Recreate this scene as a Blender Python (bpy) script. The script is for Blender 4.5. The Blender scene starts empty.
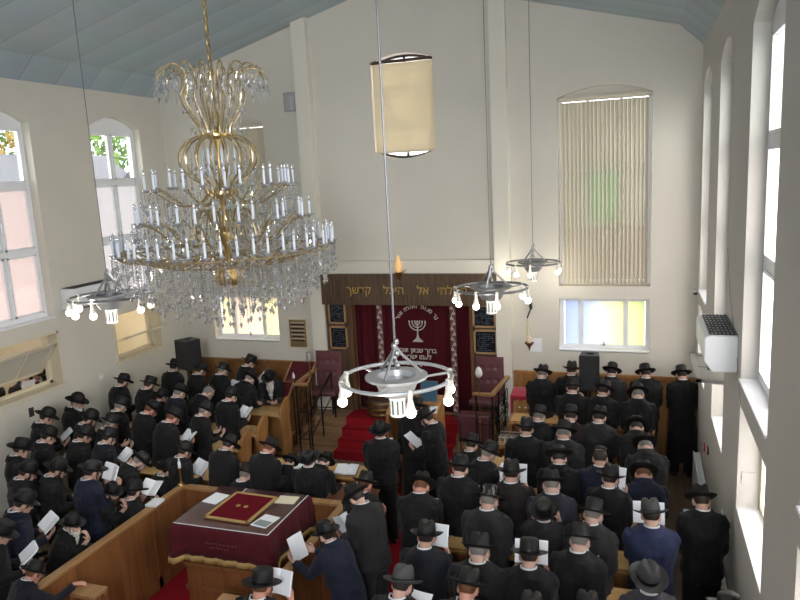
import bpy, bmesh, math, random
import numpy as np
from mathutils import Vector, Matrix, noise
random.seed(7)
SC = bpy.context.scene
COL = SC.collection
R = math.radians

# ------------------------------------------------------------------ camera, world, sun, exposure
cam_data = bpy.data.cameras.new('camera')
cam_data.sensor_width = 36.0
cam_data.lens = 700.618 / 800 * 36.0
cam = bpy.data.objects.new('camera', cam_data)
COL.objects.link(cam)
CAM_H = 5.15
yaw, pitch, roll = 0.335575, 0.174774, -0.050358
fwd = Vector((-math.sin(yaw) * math.cos(pitch), math.cos(yaw) * math.cos(pitch), -math.sin(pitch)))
rgt = Vector((math.cos(yaw), math.sin(yaw), 0))
upv = rgt.cross(fwd)
cr, sr = math.cos(roll), math.sin(roll)
r2 = cr * rgt + sr * upv
u2 = -sr * rgt + cr * upv
m = Matrix((r2, u2, -fwd)).transposed().to_4x4()
m.translation = Vector((0, 0, CAM_H))
cam.matrix_world = m
cam_data.clip_end = 300
SC.camera = cam

world = bpy.data.worlds.new('sky')
SC.world = world
world.use_nodes = True
nt = world.node_tree
nt.nodes.clear()
wo = nt.nodes.new('ShaderNodeOutputWorld')
bg = nt.nodes.new('ShaderNodeBackground')
tc = nt.nodes.new('ShaderNodeTexCoord')
dotn = nt.nodes.new('ShaderNodeVectorMath'); dotn.operation = 'DOT_PRODUCT'
dotn.inputs[1].default_value = (0.80, -0.30, 0.35)
ramp = nt.nodes.new('ShaderNodeValToRGB')
ramp.color_ramp.elements[0].position = 0.0
ramp.color_ramp.elements[0].color = (0.42, 0.45, 0.50, 1)
ramp.color_ramp.elements[1].position = 1.0
ramp.color_ramp.elements[1].color = (1.0, 0.97, 0.92, 1)
mr = nt.nodes.new('ShaderNodeMapRange')
mr.inputs[1].default_value = -0.9; mr.inputs[2].default_value = 0.95
nt.links.new(tc.outputs['Generated'], dotn.inputs[0])
nt.links.new(dotn.outputs['Value'], mr.inputs[0])
nt.links.new(mr.outputs[0], ramp.inputs[0])
nt.links.new(ramp.outputs[0], bg.inputs[0])
bg.inputs[1].default_value = 8.0            # sky strength
nt.links.new(bg.outputs[0], wo.inputs[0])

SC.view_settings.view_transform = 'Standard'
SC.view_settings.look = 'None'
SC.view_settings.gamma = 1.0
SC.view_settings.use_curve_mapping = False
SC.view_settings.exposure = 0.22

try:
    cy = SC.cycles
    cy.max_bounces = 9; cy.diffuse_bounces = 5; cy.glossy_bounces = 3
    cy.transmission_bounces = 6; cy.transparent_max_bounces = 14
    cy.caustics_reflective = False; cy.caustics_refractive = False
    cy.sample_clamp_indirect = 6.0
except Exception:
    pass

def portal(name, loc, rot, sx, sy):
    """daylight guide in a window opening (samples the sky, gives no light of its own)"""
    l = bpy.data.lights.new(name, 'AREA')
    l.shape = 'RECTANGLE'; l.size = sx; l.size_y = sy
    l.cycles.is_portal = True
    o = bpy.data.objects.new(name, l); COL.objects.link(o)
    o.location = loc; o.rotation_euler = rot
    return o

# window layout shared by the lights and the walls
XR, XL, YB, YN = 0.905, -9.36, 12.5, -3.0
SPRING, CROWN, USILL = 6.30, 6.50, 3.10
LTOP, LSILL = 2.86, 1.80
RW = [(10.85, 12.15), (8.40, 9.70), (5.55, 7.05), (2.90, 4.40), (0.25, 1.75)]
LW = [(10.41, 11.77), (7.75, 9.10), (5.10, 6.45), (2.45, 3.80), (-0.2, 1.15)]
WT = 0.34
for a, b in RW:
    portal('daylight_guide', (XR + WT + .02, (a + b) / 2, (SPRING + USILL) / 2), (0, R(90), 0), SPRING - USILL, b - a)
    portal('daylight_guide', (XR + WT + .02, (a + b) / 2, (LTOP + LSILL) / 2), (0, R(90), 0), LTOP - LSILL, b - a)
for a, b in LW:
    portal('daylight_guide', (XL - WT - .02, (a + b) / 2, (SPRING + USILL) / 2), (0, R(-90), 0), SPRING - USILL, b - a)
BW_UP = [(-8.56, -7.02), (-1.37, 0.16)]
for a, b in BW_UP:
    portal('daylight_guide', ((a + b) / 2, YB + .36, 4.7), (R(-90), 0, 0), b - a, 3.2)
    portal('daylight_guide', ((a + b) / 2, YB + .36, 2.4), (R(-90), 0, 0), b - a, .95)
portal('daylight_guide', (-4.13, YB + .36, 6.4), (R(-90), 0, 0), 1.2, 1.7)

# added fill light behind the camera, aimed at the back wall and people
dl = bpy.data.lights.new('added_front_fill', 'AREA'); dl.shape = 'RECTANGLE'; dl.size = 2.6; dl.size_y = 2.8; dl.energy = 310; dl.spread = R(95); dl.color = (0.93, 0.96, 1.0)
dlo = bpy.data.objects.new('added_front_fill', dl); COL.objects.link(dlo); dlo.location = (-.5, YN + .05, 5.8); dlo.rotation_euler = (R(90), 0, R(25))

# ------------------------------------------------------------------ materials
MATS = {}
def mat(name, color, rough=0.6, metal=0.0, spec=0.5, var=0.0, vscale=8.0, bump=0.0, bscale=60.0, sheen=0.0, stretch=(1, 1, 1), emit=None, coat=0.0):
    if name in MATS: return MATS[name]
    mt = bpy.data.materials.new(name); mt.use_nodes = True
    n = mt.node_tree; b = n.nodes['Principled BSDF']
    b.inputs['Base Color'].default_value = (*color, 1)
    b.inputs['Roughness'].default_value = rough
    b.inputs['Metallic'].default_value = metal
    b.inputs['Specular IOR Level'].default_value = spec
    b.inputs['Sheen Weight'].default_value = sheen
    b.inputs['Coat Weight'].default_value = coat
    if var or bump:
        t = n.nodes.new('ShaderNodeTexCoord'); mp = n.nodes.new('ShaderNodeMapping')
        mp.inputs['Scale'].default_value = stretch
        n.links.new(t.outputs['Object'], mp.inputs[0])
    if var:
        nz = n.nodes.new('ShaderNodeTexNoise'); nz.inputs['Scale'].default_value = vscale; nz.inputs['Detail'].default_value = 5
        n.links.new(mp.outputs[0], nz.inputs['Vector'])
        mx = n.nodes.new('ShaderNodeMix'); mx.data_type = 'RGBA'
        mx.inputs[6].default_value = (*[c * (1 - var) for c in color], 1)
        mx.inputs[7].default_value = (*[min(1, c * (1 + var)) for c in color], 1)
        n.links.new(nz.outputs['Fac'], mx.inputs[0]); n.links.new(mx.outputs[2], b.inputs['Base Color'])
    if bump:
        nb = n.nodes.new('ShaderNodeTexNoise'); nb.inputs['Scale'].default_value = bscale; nb.inputs['Detail'].default_value = 3
        n.links.new(mp.outputs[0], nb.inputs['Vector'])
        bp = n.nodes.new('ShaderNodeBump'); bp.inputs['Strength'].default_value = bump; bp.inputs['Distance'].default_value = 0.01
        n.links.new(nb.outputs['Fac'], bp.inputs['Height']); n.links.new(bp.outputs[0], b.inputs['Normal'])
    if emit:
        b.inputs['Emission Color'].default_value = (*emit[0], 1); b.inputs['Emission Strength'].default_value = emit[1]
    MATS[name] = mt
    return mt

def wood(name, dark, light, scale=6.0, axis='Z', rough=0.45, ring=10.0):
    """wood with grain running along the given object axis"""
    if name in MATS: return MATS[name]
    mt = bpy.data.materials.new(name); mt.use_nodes = True
    n = mt.node_tree; b = n.nodes['Principled BSDF']
    t = n.nodes.new('ShaderNodeTexCoord'); mp = n.nodes.new('ShaderNodeMapping')
    s = {'X': (0.08, 1, 1), 'Y': (1, 0.08, 1), 'Z': (1, 1, 0.08)}[axis]
    mp.inputs['Scale'].default_value = s
    nz = n.nodes.new('ShaderNodeTexNoise'); nz.inputs['Scale'].default_value = scale * 3; nz.inputs['Detail'].default_value = 6
    nz.inputs['Distortion'].default_value = 0.6
    rp = n.nodes.new('ShaderNodeValToRGB')
    rp.color_ramp.elements[0].position = 0.3; rp.color_ramp.elements[0].color = (*dark, 1)
    rp.color_ramp.elements[1].position = 0.72; rp.color_ramp.elements[1].color = (*light, 1)
    n.links.new(t.outputs['Object'], mp.inputs[0]); n.links.new(mp.outputs[0], nz.inputs['Vector'])
    n.links.new(nz.outputs['Fac'], rp.inputs[0]); n.links.new(rp.outputs[0], b.inputs['Base Color'])
    b.inputs['Roughness'].default_value = rough
    b.inputs['Specular IOR Level'].default_value = 0.4
    MATS[name] = mt
    return mt

def mixmat(name, parts):
    """parts: list of (shader type, dict of inputs, weight) mixed together"""
    if name in MATS: return MATS[name]
    mt = bpy.data.materials.new(name); mt.use_nodes = True
    n = mt.node_tree; n.nodes.clear()
    out = n.nodes.new('ShaderNodeOutputMaterial')
    cur = None; tot = 0
    for typ, inp, w in parts:
        s = n.nodes.new(typ)
        for k, v in inp.items(): s.inputs[k].default_value = v
        if cur is None: cur = s.outputs[0]; tot = w
        else:
            mx = n.nodes.new('ShaderNodeMixShader'); tot += w
            mx.inputs[0].default_value = w / tot
            n.links.new(cur, mx.inputs[1]); n.links.new(s.outputs[0], mx.inputs[2]); cur = mx.outputs[0]
    n.links.new(cur, out.inputs[0])
    MATS[name] = mt
    return mt

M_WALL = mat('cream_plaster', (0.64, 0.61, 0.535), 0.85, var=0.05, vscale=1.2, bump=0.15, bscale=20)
M_WALLSHADE = mat('cream_plaster_shaded', (0.55, 0.535, 0.495), 0.8, var=0.06, vscale=1.2, bump=0.15, bscale=20)  # same plaster as the other walls, backlit shade of the right wall mixed in
M_CEIL = None
M_WHITEFRAME = mat('white_upvc', (0.84, 0.85, 0.88), 0.35)
M_CREAMPAINT = mat('cream_gloss_paint', (0.66, 0.60, 0.46), 0.4, var=0.08, vscale=5)
M_OAK = wood('dark_oak_veneer', (0.045, 0.024, 0.013), (0.14, 0.085, 0.048), 8, 'Z', 0.5)
M_WAINSCOT = wood('wainscot_pine', (0.17, 0.075, 0.025), (0.30, 0.15, 0.055), 5, 'Z', 0.4)
M_PANELLING = wood('panelling_pine', (0.28, 0.12, 0.036), (0.42, 0.20, 0.07), 5, 'Z', 0.4)
M_PEW = wood('pew_pine', (0.30, 0.135, 0.042), (0.46, 0.235, 0.085), 4, 'Z', 0.4)
M_LEDGE = wood('pew_ledge_pine', (0.50, 0.29, 0.11), (0.68, 0.44, 0.19), 4, 'X', 0.35)
M_PARTITION = wood('partition_wood', (0.17, 0.066, 0.022), (0.29, 0.125, 0.046), 4, 'Z', 0.38)
M_RAIL = wood('rail_wood', (0.27, 0.14, 0.055), (0.43, 0.25, 0.11), 4, 'Y', 0.35)
M_STEPWOOD = wood('step_wood', (0.20, 0.115, 0.06), (0.36, 0.22, 0.12), 4, 'X', 0.5)
M_FLOORWOOD = wood('floor_boards', (0.14, 0.095, 0.062), (0.26, 0.18, 0.118), 2.5, 'Y', 0.5)
M_CARPET = mat('red_carpet', (0.30, 0.013, 0.022), 0.95, spec=0.1, var=0.2, vscale=90, bump=0.3, bscale=250)
M_VELVET = mat('burgundy_velvet', (0.082, 0.008, 0.014), 0.75, spec=0.2, var=0.25, vscale=14, sheen=0.05)
M_CURTAIN = mat('ark_curtain_velvet', (0.066, 0.0035, 0.0085), 0.8, spec=0.2, var=0.15, vscale=10, sheen=0.03)
M_LEATHER = mat('purple_leather', (0.125, 0.045, 0.053), 0.38, var=0.12, vscale=18, bump=0.2, bscale=90)
M_REDCLOTH = mat('crimson_cloth', (0.45, 0.012, 0.05), 0.7, sheen=0.3)
M_GOLD = mat('gold_leaf', (0.58, 0.40, 0.13), 0.35, 0.85)
M_BRASS = mat('brass', (0.56, 0.40, 0.16), 0.28, 0.95)
M_FRINGE = mat('gold_fringe', (0.42, 0.28, 0.10), 0.75, var=0.35, vscale=120)
M_SILVER = mat('silver_thread', (0.62, 0.58, 0.52), 0.5, 0.3)
M_IRON = mat('black_iron', (0.012, 0.012, 0.013), 0.4, 0.6)
M_STEEL = mat('brushed_steel', (0.42, 0.43, 0.45), 0.3, 0.85)
M_DISH = mat('pale_grey_enamel', (0.44, 0.45, 0.47), 0.35, 0.35)
M_DISHDARK = mat('dull_grey_metal', (0.20, 0.205, 0.215), 0.38, 0.5)
M_BLACKPLASTIC = mat('speaker_black', (0.012, 0.012, 0.014), 0.55)
M_GRILLE = mat('speaker_grille', (0.02, 0.02, 0.022), 0.7, bump=0.8, bscale=300)
M_WHITEPLASTIC = mat('white_plastic', (0.76, 0.78, 0.80), 0.35)
M_DARKGRILLE = mat('dark_vent', (0.05, 0.05, 0.05), 0.6)
M_GREYSASH = mat('grey_sash', (0.40, 0.39, 0.36), 0.4)
M_PAPER = mat('white_paper', (0.85, 0.88, 0.93), 0.8, var=0.03, vscale=50)
M_CREAMPAPER = mat('cream_paper', (0.74, 0.69, 0.52), 0.8)
M_BOOKCOVER = mat('dark_book_cover', (0.03, 0.012, 0.012), 0.5)
M_BLUECOVER = mat('blue_book_cover', (0.10, 0.17, 0.38), 0.5)
M_PLAQUE = mat('black_memorial_panel', (0.012, 0.014, 0.018), 0.25, var=0.9, vscale=30)
M_LEAF = mat('tree_leaves', (0.10, 0.19, 0.03), 0.7, var=0.5, vscale=3)
M_BARK = mat('tree_bark', (0.08, 0.055, 0.035), 0.9, bump=0.5, bscale=15)
M_SLATE = mat('roof_slate', (0.10, 0.10, 0.115), 0.7, var=0.3, vscale=6)
M_BRICK = mat('house_brick', (0.24, 0.12, 0.08), 0.85, var=0.25, vscale=12)
M_GROUND = mat('paved_yard', (0.25, 0.25, 0.24), 0.9, var=0.2, vscale=2)
M_BULB = mat('lit_bulb', (1, 1, 1), 0.3, emit=((1.0, 0.90, 0.74), 9.0))
M_CORN = mat('led_tube', (0.80, 0.84, 0.80), 0.4, emit=((0.9, 1.0, 0.92), 0.03))
M_CORNGAP = mat('led_tube_fins', (0.10, 0.11, 0.10), 0.5)
M_SOCKET = mat('bulb_collar', (0.72, 0.70, 0.64), 0.4)
M_CLEAR = mixmat('clear_glass', [('ShaderNodeBsdfTransparent', {'Color': (0.90, 0.93, 0.93, 1)}, 0.93), ('ShaderNodeBsdfGlossy', {'Roughness': 0.02}, 0.07)])
def frosted(name, col, emis=0.0):
    return mixmat(name, [('ShaderNodeBsdfTranslucent', {'Color': (*col, 1)}, 0.62), ('ShaderNodeBsdfTransparent', {'Color': (*col, 1)}, 0.33), ('ShaderNodeBsdfGlossy', {'Roughness': 0.3}, 0.05)])
M_FROST = frosted('frosted_glass', (0.96, 0.94, 0.95))
M_GREYGLASS = mixmat('dimmed_clear_glass', [('ShaderNodeBsdfTransparent', {'Color': (0.80, 0.82, 0.83, 1)}, 0.93), ('ShaderNodeBsdfGlossy', {'Roughness': 0.02}, 0.07)])  # clear glass, its colour darkened to tone down the bright daylight
M_FROSTDIM = frosted('obscure_glass', (0.50, 0.49, 0.50))
M_FROSTPINK = frosted('obscure_glass_pinkish', (0.52, 0.468, 0.462))
M_BLIND = mixmat('vertical_blind_fabric', [('ShaderNodeBsdfDiffuse', {'Color': (0.70, 0.66, 0.55, 1)}, 0.80), ('ShaderNodeBsdfTranslucent', {'Color': (0.72, 0.67, 0.55, 1)}, 0.20)])
M_ROLLER = mixmat('roller_blind_fabric', [('ShaderNodeBsdfDiffuse', {'Color': (0.74, 0.69, 0.56, 1)}, 0.62), ('ShaderNodeBsdfTranslucent', {'Color': (0.88, 0.80, 0.60, 1)}, 0.38)])
M_CRYSTAL = mixmat('cut_crystal', [('ShaderNodeBsdfTransparent', {'Color': (0.95, 0.96, 0.97, 1)}, 0.34), ('ShaderNodeBsdfGlossy', {'Roughness': 0.03, 'Color': (1, 1, 1, 1)}, 0.46), ('ShaderNodeBsdfTranslucent', {'Color': (0.9, 0.92, 0.95, 1)}, 0.12), ('ShaderNodeBsdfDiffuse', {'Color': (0.85, 0.87, 0.9, 1)}, 0.08)])
M_CANDLE = mixmat('frosted_candle_tube', [('ShaderNodeBsdfDiffuse', {'Color': (0.80, 0.84, 0.92, 1)}, 0.75), ('ShaderNodeBsdfTranslucent', {'Color': (0.9, 0.93, 1, 1)}, 0.25)])
M_ARMGOLD = mixmat('gilded_glass_arm', [('ShaderNodeBsdfGlossy', {'Roughness': 0.2, 'Color': (0.68, 0.56, 0.35, 1)}, 0.60), ('ShaderNodeBsdfDiffuse', {'Color': (0.38, 0.29, 0.16, 1)}, 0.40)])

# ------------------------------------------------------------------ mesh helpers
class MB:
    """collects shapes and links them as ONE mesh object"""
    def __init__(s): s.v = []; s.f = []; s.mi = []; s.cur = 0
    def add(s, vs, fs):
        o = len(s.v); s.v.extend([tuple(map(float, p)) for p in vs]); s.f.extend([tuple(i + o for i in f) for f in fs]); s.mi.extend([s.cur] * len(fs)); return s
    def box(s, x0, x1, y0, y1, z0, z1):
        v = [(x, y, z) for z in (z0, z1) for y in (y0, y1) for x in (x0, x1)]
        return s.add(v, [(0, 2, 3, 1), (4, 5, 7, 6), (0, 1, 5, 4), (2, 6, 7, 3), (0, 4, 6, 2), (1, 3, 7, 5)])
    def obox(s, c, ax, ay, az):
        """oriented box: centre and three half-axis vectors"""
        c, ax, ay, az = map(np.array, (c, ax, ay, az))
        v = [c + i * ax + j * ay + k * az for k in (-1, 1) for j in (-1, 1) for i in (-1, 1)]
        return s.add(v, [(0, 2, 3, 1), (4, 5, 7, 6), (0, 1, 5, 4), (2, 6, 7, 3), (0, 4, 6, 2), (1, 3, 7, 5)])
    def rings(s, rs, cap=True, closed=False):
        """loft: list of rings, each a list of points"""
        n = len(rs[0]); v = [p for r in rs for p in r]; f = []
        m = len(rs)
        for i in range(m if closed else m - 1):
            a, b = i * n, ((i + 1) % m) * n
            for j in range(n):
                k = (j + 1) % n; f.append((a + j, a + k, b + k, b + j))
        if cap and not closed:
            f.append(tuple(range(n - 1, -1, -1))); f.append(tuple((m - 1) * n + j for j in range(n)))
        return s.add(v, f)
    def tube(s, pts, r, n=8, cap=True, closed=False):
        pts = [np.array(p, float) for p in pts]; m = len(pts)
        rr = r if hasattr(r, '__len__') else [r] * m
        up = None; out = []
        for i in range(m):
            if closed: d = pts[(i + 1) % m] - pts[i - 1]
            else: d = pts[min(i + 1, m - 1)] - pts[max(i - 1, 0)]
            L = np.linalg.norm(d); d = d / L if L > 1e-9 else np.array([0, 0, 1.])
            if up is None:
                h = np.array([0, 0, 1.]) if abs(d[2]) < .9 else np.array([1., 0, 0])
                up = h
            a = np.cross(d, up); la = np.linalg.norm(a)
            if la < 1e-6: up = np.array([1., 0.1, 0]); a = np.cross(d, up); la = np.linalg.norm(a)
            a /= la; b = np.cross(a, d); up = b
            out.append([pts[i] + rr[i] * (math.cos(t) * a + math.sin(t) * b) for t in [2 * math.pi * k / n for k in range(n)]])
        return s.rings(out, cap, closed)
    def lathe(s, prof, n=24, c=(0, 0, 0), sx=1, sy=1, cap=True):
        return s.rings([[(c[0] + r * sx * math.cos(2 * math.pi * k / n), c[1] + r * sy * math.sin(2 * math.pi * k / n), c[2] + z) for k in range(n)] for r, z in prof], cap)
    def cyl(s, c, r, z0, z1, n=16):
        return s.lathe([(r, z0), (r, z1)], n, (c[0], c[1], 0))
    def ball(s, c, rx, ry=None, rz=None, n=12, m=8):
        ry = ry or rx; rz = rz or rx
        return s.rings([[(c[0] + rx * math.sin(p) * math.cos(2 * math.pi * k / n), c[1] + ry * math.sin(p) * math.sin(2 * math.pi * k / n), c[2] - rz * math.cos(p)) for k in range(n)] for p in [0.06 + (math.pi - 0.12) * i / m for i in range(m + 1)]])
    def prism(s, poly, h0, h1, axis='Y'):
        """extrude a 2-D polygon: axis Y takes (x,z), X takes (y,z), Z takes (x,y)"""
        def P(p, h): return {'Y': (p[0], h, p[1]), 'X': (h, p[0], p[1]), 'Z': (p[0], p[1], h)}[axis]
        n = len(poly); v = [P(p, h0) for p in poly] + [P(p, h1) for p in poly]
        f = [tuple(range(n)), tuple(range(2 * n - 1, n - 1, -1))] + [(i, i + n, (i + 1) % n + n, (i + 1) % n) for i in range(n)]
        return s.add(v, f)
    def octa(s, c, r, h, n=4):
        t = [(c[0] + r * math.cos(2 * math.pi * k / n + .4), c[1] + r * math.sin(2 * math.pi * k / n + .4), c[2]) for k in range(n)]
        v = t + [(c[0], c[1], c[2] + h * .7), (c[0], c[1], c[2] - h)]
        return s.add(v, [(k, (k + 1) % n, n) for k in range(n)] + [((k + 1) % n, k, n + 1) for k in range(n)])
    def mesh(s, name, mats, smooth=True, angle=40, fix=True):
        me = bpy.data.meshes.new(name); me.from_pydata(s.v, [], s.f)
        for mm in (mats if isinstance(mats, (list, tuple)) else [mats]): me.materials.append(mm)
        me.polygons.foreach_set('material_index', s.mi)
        if fix:
            b = bmesh.new(); b.from_mesh(me); bmesh.ops.recalc_face_normals(b, faces=b.faces); b.to_mesh(me); b.free()
        if smooth:
            me.shade_smooth(); me.set_sharp_from_angle(angle=R(angle))
        me.update()
        return me
    def build(s, name, mats, parent=None, smooth=True, angle=40, loc=None, bevel=0):
        return link(name, s.mesh(name, mats, smooth, angle), parent, loc, bevel)

def link(name, me, parent=None, loc=None, bevel=0):
    o = bpy.data.objects.new(name, me); COL.objects.link(o)
    if parent: o.parent = parent
    if loc is not None: o.location = loc
    if bevel:
        b = o.modifiers.new('bevel', 'BEVEL'); b.width = bevel; b.segments = 2; b.limit_method = 'ANGLE'
    return o

def empty(name, label, cat, loc=(0, 0, 0), rz=0, group=None):
    o = bpy.data.objects.new(name, None); COL.objects.link(o)
    o.location = loc; o.rotation_euler = (0, 0, rz); o.empty_display_size = .1
    return tag(o, label, cat, group)
def tag(o, label, cat, group=None):
    o['label'] = label; o['category'] = cat
    if group: o['group'] = group
    return o
def struct(o):
    o['kind'] = 'structure'
    return o
def copy_tree(o, parent=None):
    c = o.copy(); COL.objects.link(c)
    if parent: c.parent = parent
    for ch in list(o.children): copy_tree(ch, c)
    return c
# ------------------------------------------------------------------ the setting
def arc(a, b, z, rise, n=10, rev=False):
    p = [(a + (b - a) * i / n, z + rise * (1 - (2 * i / n - 1) ** 2)) for i in range(n + 1)]
    return p[::-1] if rev else p

WTOP = 7.06
def side_wall(name, x0, x1, wins, lsill, ltop):
    w = MB()
    edges = [YN] + [e for ab in sorted(wins) for e in ab] + [YB]
    for i in range(0, len(edges), 2):
        w.box(x0, x1, edges[i], edges[i + 1], 0, WTOP)
    for a, b in wins:
        w.box(x0, x1, a, b, 0, lsill); w.box(x0, x1, a, b, ltop, USILL)
        w.prism(arc(a, b, SPRING, CROWN - SPRING) + [(b, WTOP), (a, WTOP)], x0, x1, 'X')
    return struct(w.build(name, M_WALLSHADE if name == 'wall_right' else M_WALL, smooth=False))
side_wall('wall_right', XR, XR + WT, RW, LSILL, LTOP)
LLS, LLT = 1.93, 2.86
side_wall('wall_left', XL - WT, XL, LW, LLS, LLT)

# back wall with its windows and the ark recess
BLS, BLT = 1.92, 2.87
w = MB()
Y0, Y1 = YB, YB + .36
def slab(x0, x1, z0, z1): w.box(x0, x1, Y0, Y1, z0, z1)
for a, b in BW_UP:
    slab(a, b, 0, BLS); slab(a, b, BLT, 3.09)
    w.prism(arc(a, b, 6.31, .16) + [(b, 8.9), (a, 8.9)], Y0, Y1)
slab(XL - WT, -8.56, 0, 8.9); slab(-7.02, -5.36, 0, 8.9); slab(-2.95, -1.37, 0, 8.9); slab(.16, XR + WT, 0, 8.9)
slab(-5.36, -4.73, 2.75, 8.9); slab(-3.53, -2.95, 2.75, 8.9)
w.prism([(-4.73, 2.75), (-3.53, 2.75)] + arc(-4.73, -3.53, 5.60, -.13, rev=True), Y0, Y1)
w.prism(arc(-4.73, -3.53, 7.21, .12) + [(-3.53, 8.9), (-4.73, 8.9)], Y0, Y1)
# recess box behind the curtain
w.box(-5.5, -5.36, Y1, Y1 + .5, 0, 2.9); w.box(-2.95, -2.81, Y1, Y1 + .5, 0, 2.9); w.box(-5.36, -2.95, Y1, Y1 + .5, 2.75, 2.9); w.box(-5.5, -2.81, Y1 + .5, Y1 + .6, 0, 2.9)
struct(w.build('wall_back', M_WALL, smooth=False))
w = MB(); w.box(XL - WT, XR + WT, YN - .3, YN, 0, 8.9)
struct(w.build('wall_front', M_WALL, smooth=False))

# ceiling: two shallow slopes with a steep cove at each side wall
def ceil_mat():
    mt = bpy.data.materials.new('blue_grey_ceiling_boards'); mt.use_nodes = True
    n = mt.node_tree; b = n.nodes['Principled BSDF']
    t = n.nodes.new('ShaderNodeTexCoord')
    wv = n.nodes.new('ShaderNodeTexWave'); wv.bands_direction = 'Y'; wv.inputs['Scale'].default_value = 0.42
    wv.inputs['Distortion'].default_value = 0.15; wv.wave_profile = 'SAW'
    rp = n.nodes.new('ShaderNodeValToRGB')
    e = rp.color_ramp.elements
    e[0].position = 0.0; e[0].color = (0.44, 0.535, 0.585, 1)
    e[1].position = 1.0; e[1].color = (0.36, 0.45, 0.50, 1)
    k = rp.color_ramp.elements.new(0.05); k.color = (0.29, 0.36, 0.40, 1)
    k = rp.color_ramp.elements.new(0.10); k.color = (0.42, 0.515, 0.565, 1)
    nz = n.nodes.new('ShaderNodeTexNoise'); nz.inputs['Scale'].default_value = 1.1
    mx = n.nodes.new('ShaderNodeMix'); mx.data_type = 'RGBA'; mx.blend_type = 'MULTIPLY'; mx.inputs[0].default_value = 0.25
    n.links.new(t.outputs['Object'], wv.inputs['Vector']); n.links.new(wv.outputs['Fac'], rp.inputs[0])
    n.links.new(t.outputs['Object'], nz.inputs['Vector'])
    n.links.new(rp.outputs[0], mx.inputs[6]); n.links.new(nz.outputs['Color'], mx.inputs[7])
    n.links.new(mx.outputs[2], b.inputs['Base Color']); b.inputs['Roughness'].default_value = 0.5
    return mt
M_CEIL = ceil_mat()
XM = -4.22
def roof_z(x):
    d = min(x - XL, XR - x)
    return 6.95 + d / .36 * .34 if d < .36 else 7.29 + (min(d, 5.14) - .36) * .268
prof = [(XL - .4, 6.58), (XL, 6.95), (XL + .36, 7.29), (XM, roof_z(XM)), (XR - .36, 7.29), (XR, 6.95), (XR + .4, 6.58)]
w = MB()
for (xa, za), (xb, zb) in zip(prof, prof[1:]):
    w.prism([(xa, za), (xb, zb), (xb, zb + .2), (xa, za + .2)], YN - .3, YB + .4)
struct(w.build('ceiling', M_CEIL, smooth=False))
w = MB(); w.box(XL - WT, XR + WT, YN - .3, YB + 1.0, -.2, 0)
struct(w.build('floor', M_FLOORWOOD, smooth=False))

# pilasters and header of the ark wall
n_tr = 0
def trim(fn, m=M_WALL, **k):
    global n_tr
    n_tr += 1
    w = MB(); fn(w)
    return struct(w.build('trim_%d' % n_tr, m, smooth=False, **k))
M_TRIM = mat('pale_cream_paint', (0.72, 0.69, 0.60), 0.7, var=0.04, vscale=2)
trim(lambda w: w.box(-6.19, -5.90, 12.34, 12.52, 0, roof_z(-6.19) + .1), M_TRIM)
trim(lambda w: w.box(-2.48, -2.20, 12.34, 12.52, 0, roof_z(-2.2) + .1), M_TRIM)
trim(lambda w: (w.box(-5.90, -2.48, 12.40, 12.52, 3.34, 3.56), w.box(-5.90, -2.48, 12.385, 12.52, 3.555, 3.585)), M_TRIM)
# wainscot along the back wall with its cap
def wains(x0, x1):
    def f(w):
        n = int((x1 - x0) / .11)
        for i in range(n):
            a = x0 + (x1 - x0) * i / n; b = x0 + (x1 - x0) * (i + 1) / n
            w.box(a + .004, b - .004, 12.465, 12.51, 0, 1.47)
        w.box(x0, x1, 12.475, 12.51, 0, 1.47)
        w.box(x0, x1, 12.44, 12.51, 1.47, 1.52)
    return f
trim(wains(XL, -6.2), M_WAINSCOT)
trim(wains(-2.2, XR), M_PANELLING)
w = MB(); w.box(XR - .012, XR, YN, YB, 0, .14)
struct(w.build('baseboard_right', M_CREAMPAINT, smooth=False))
w = MB(); w.box(XL, XL + .012, YN, YB, 0, .14)
struct(w.build('baseboard_left', M_CREAMPAINT, smooth=False))

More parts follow.
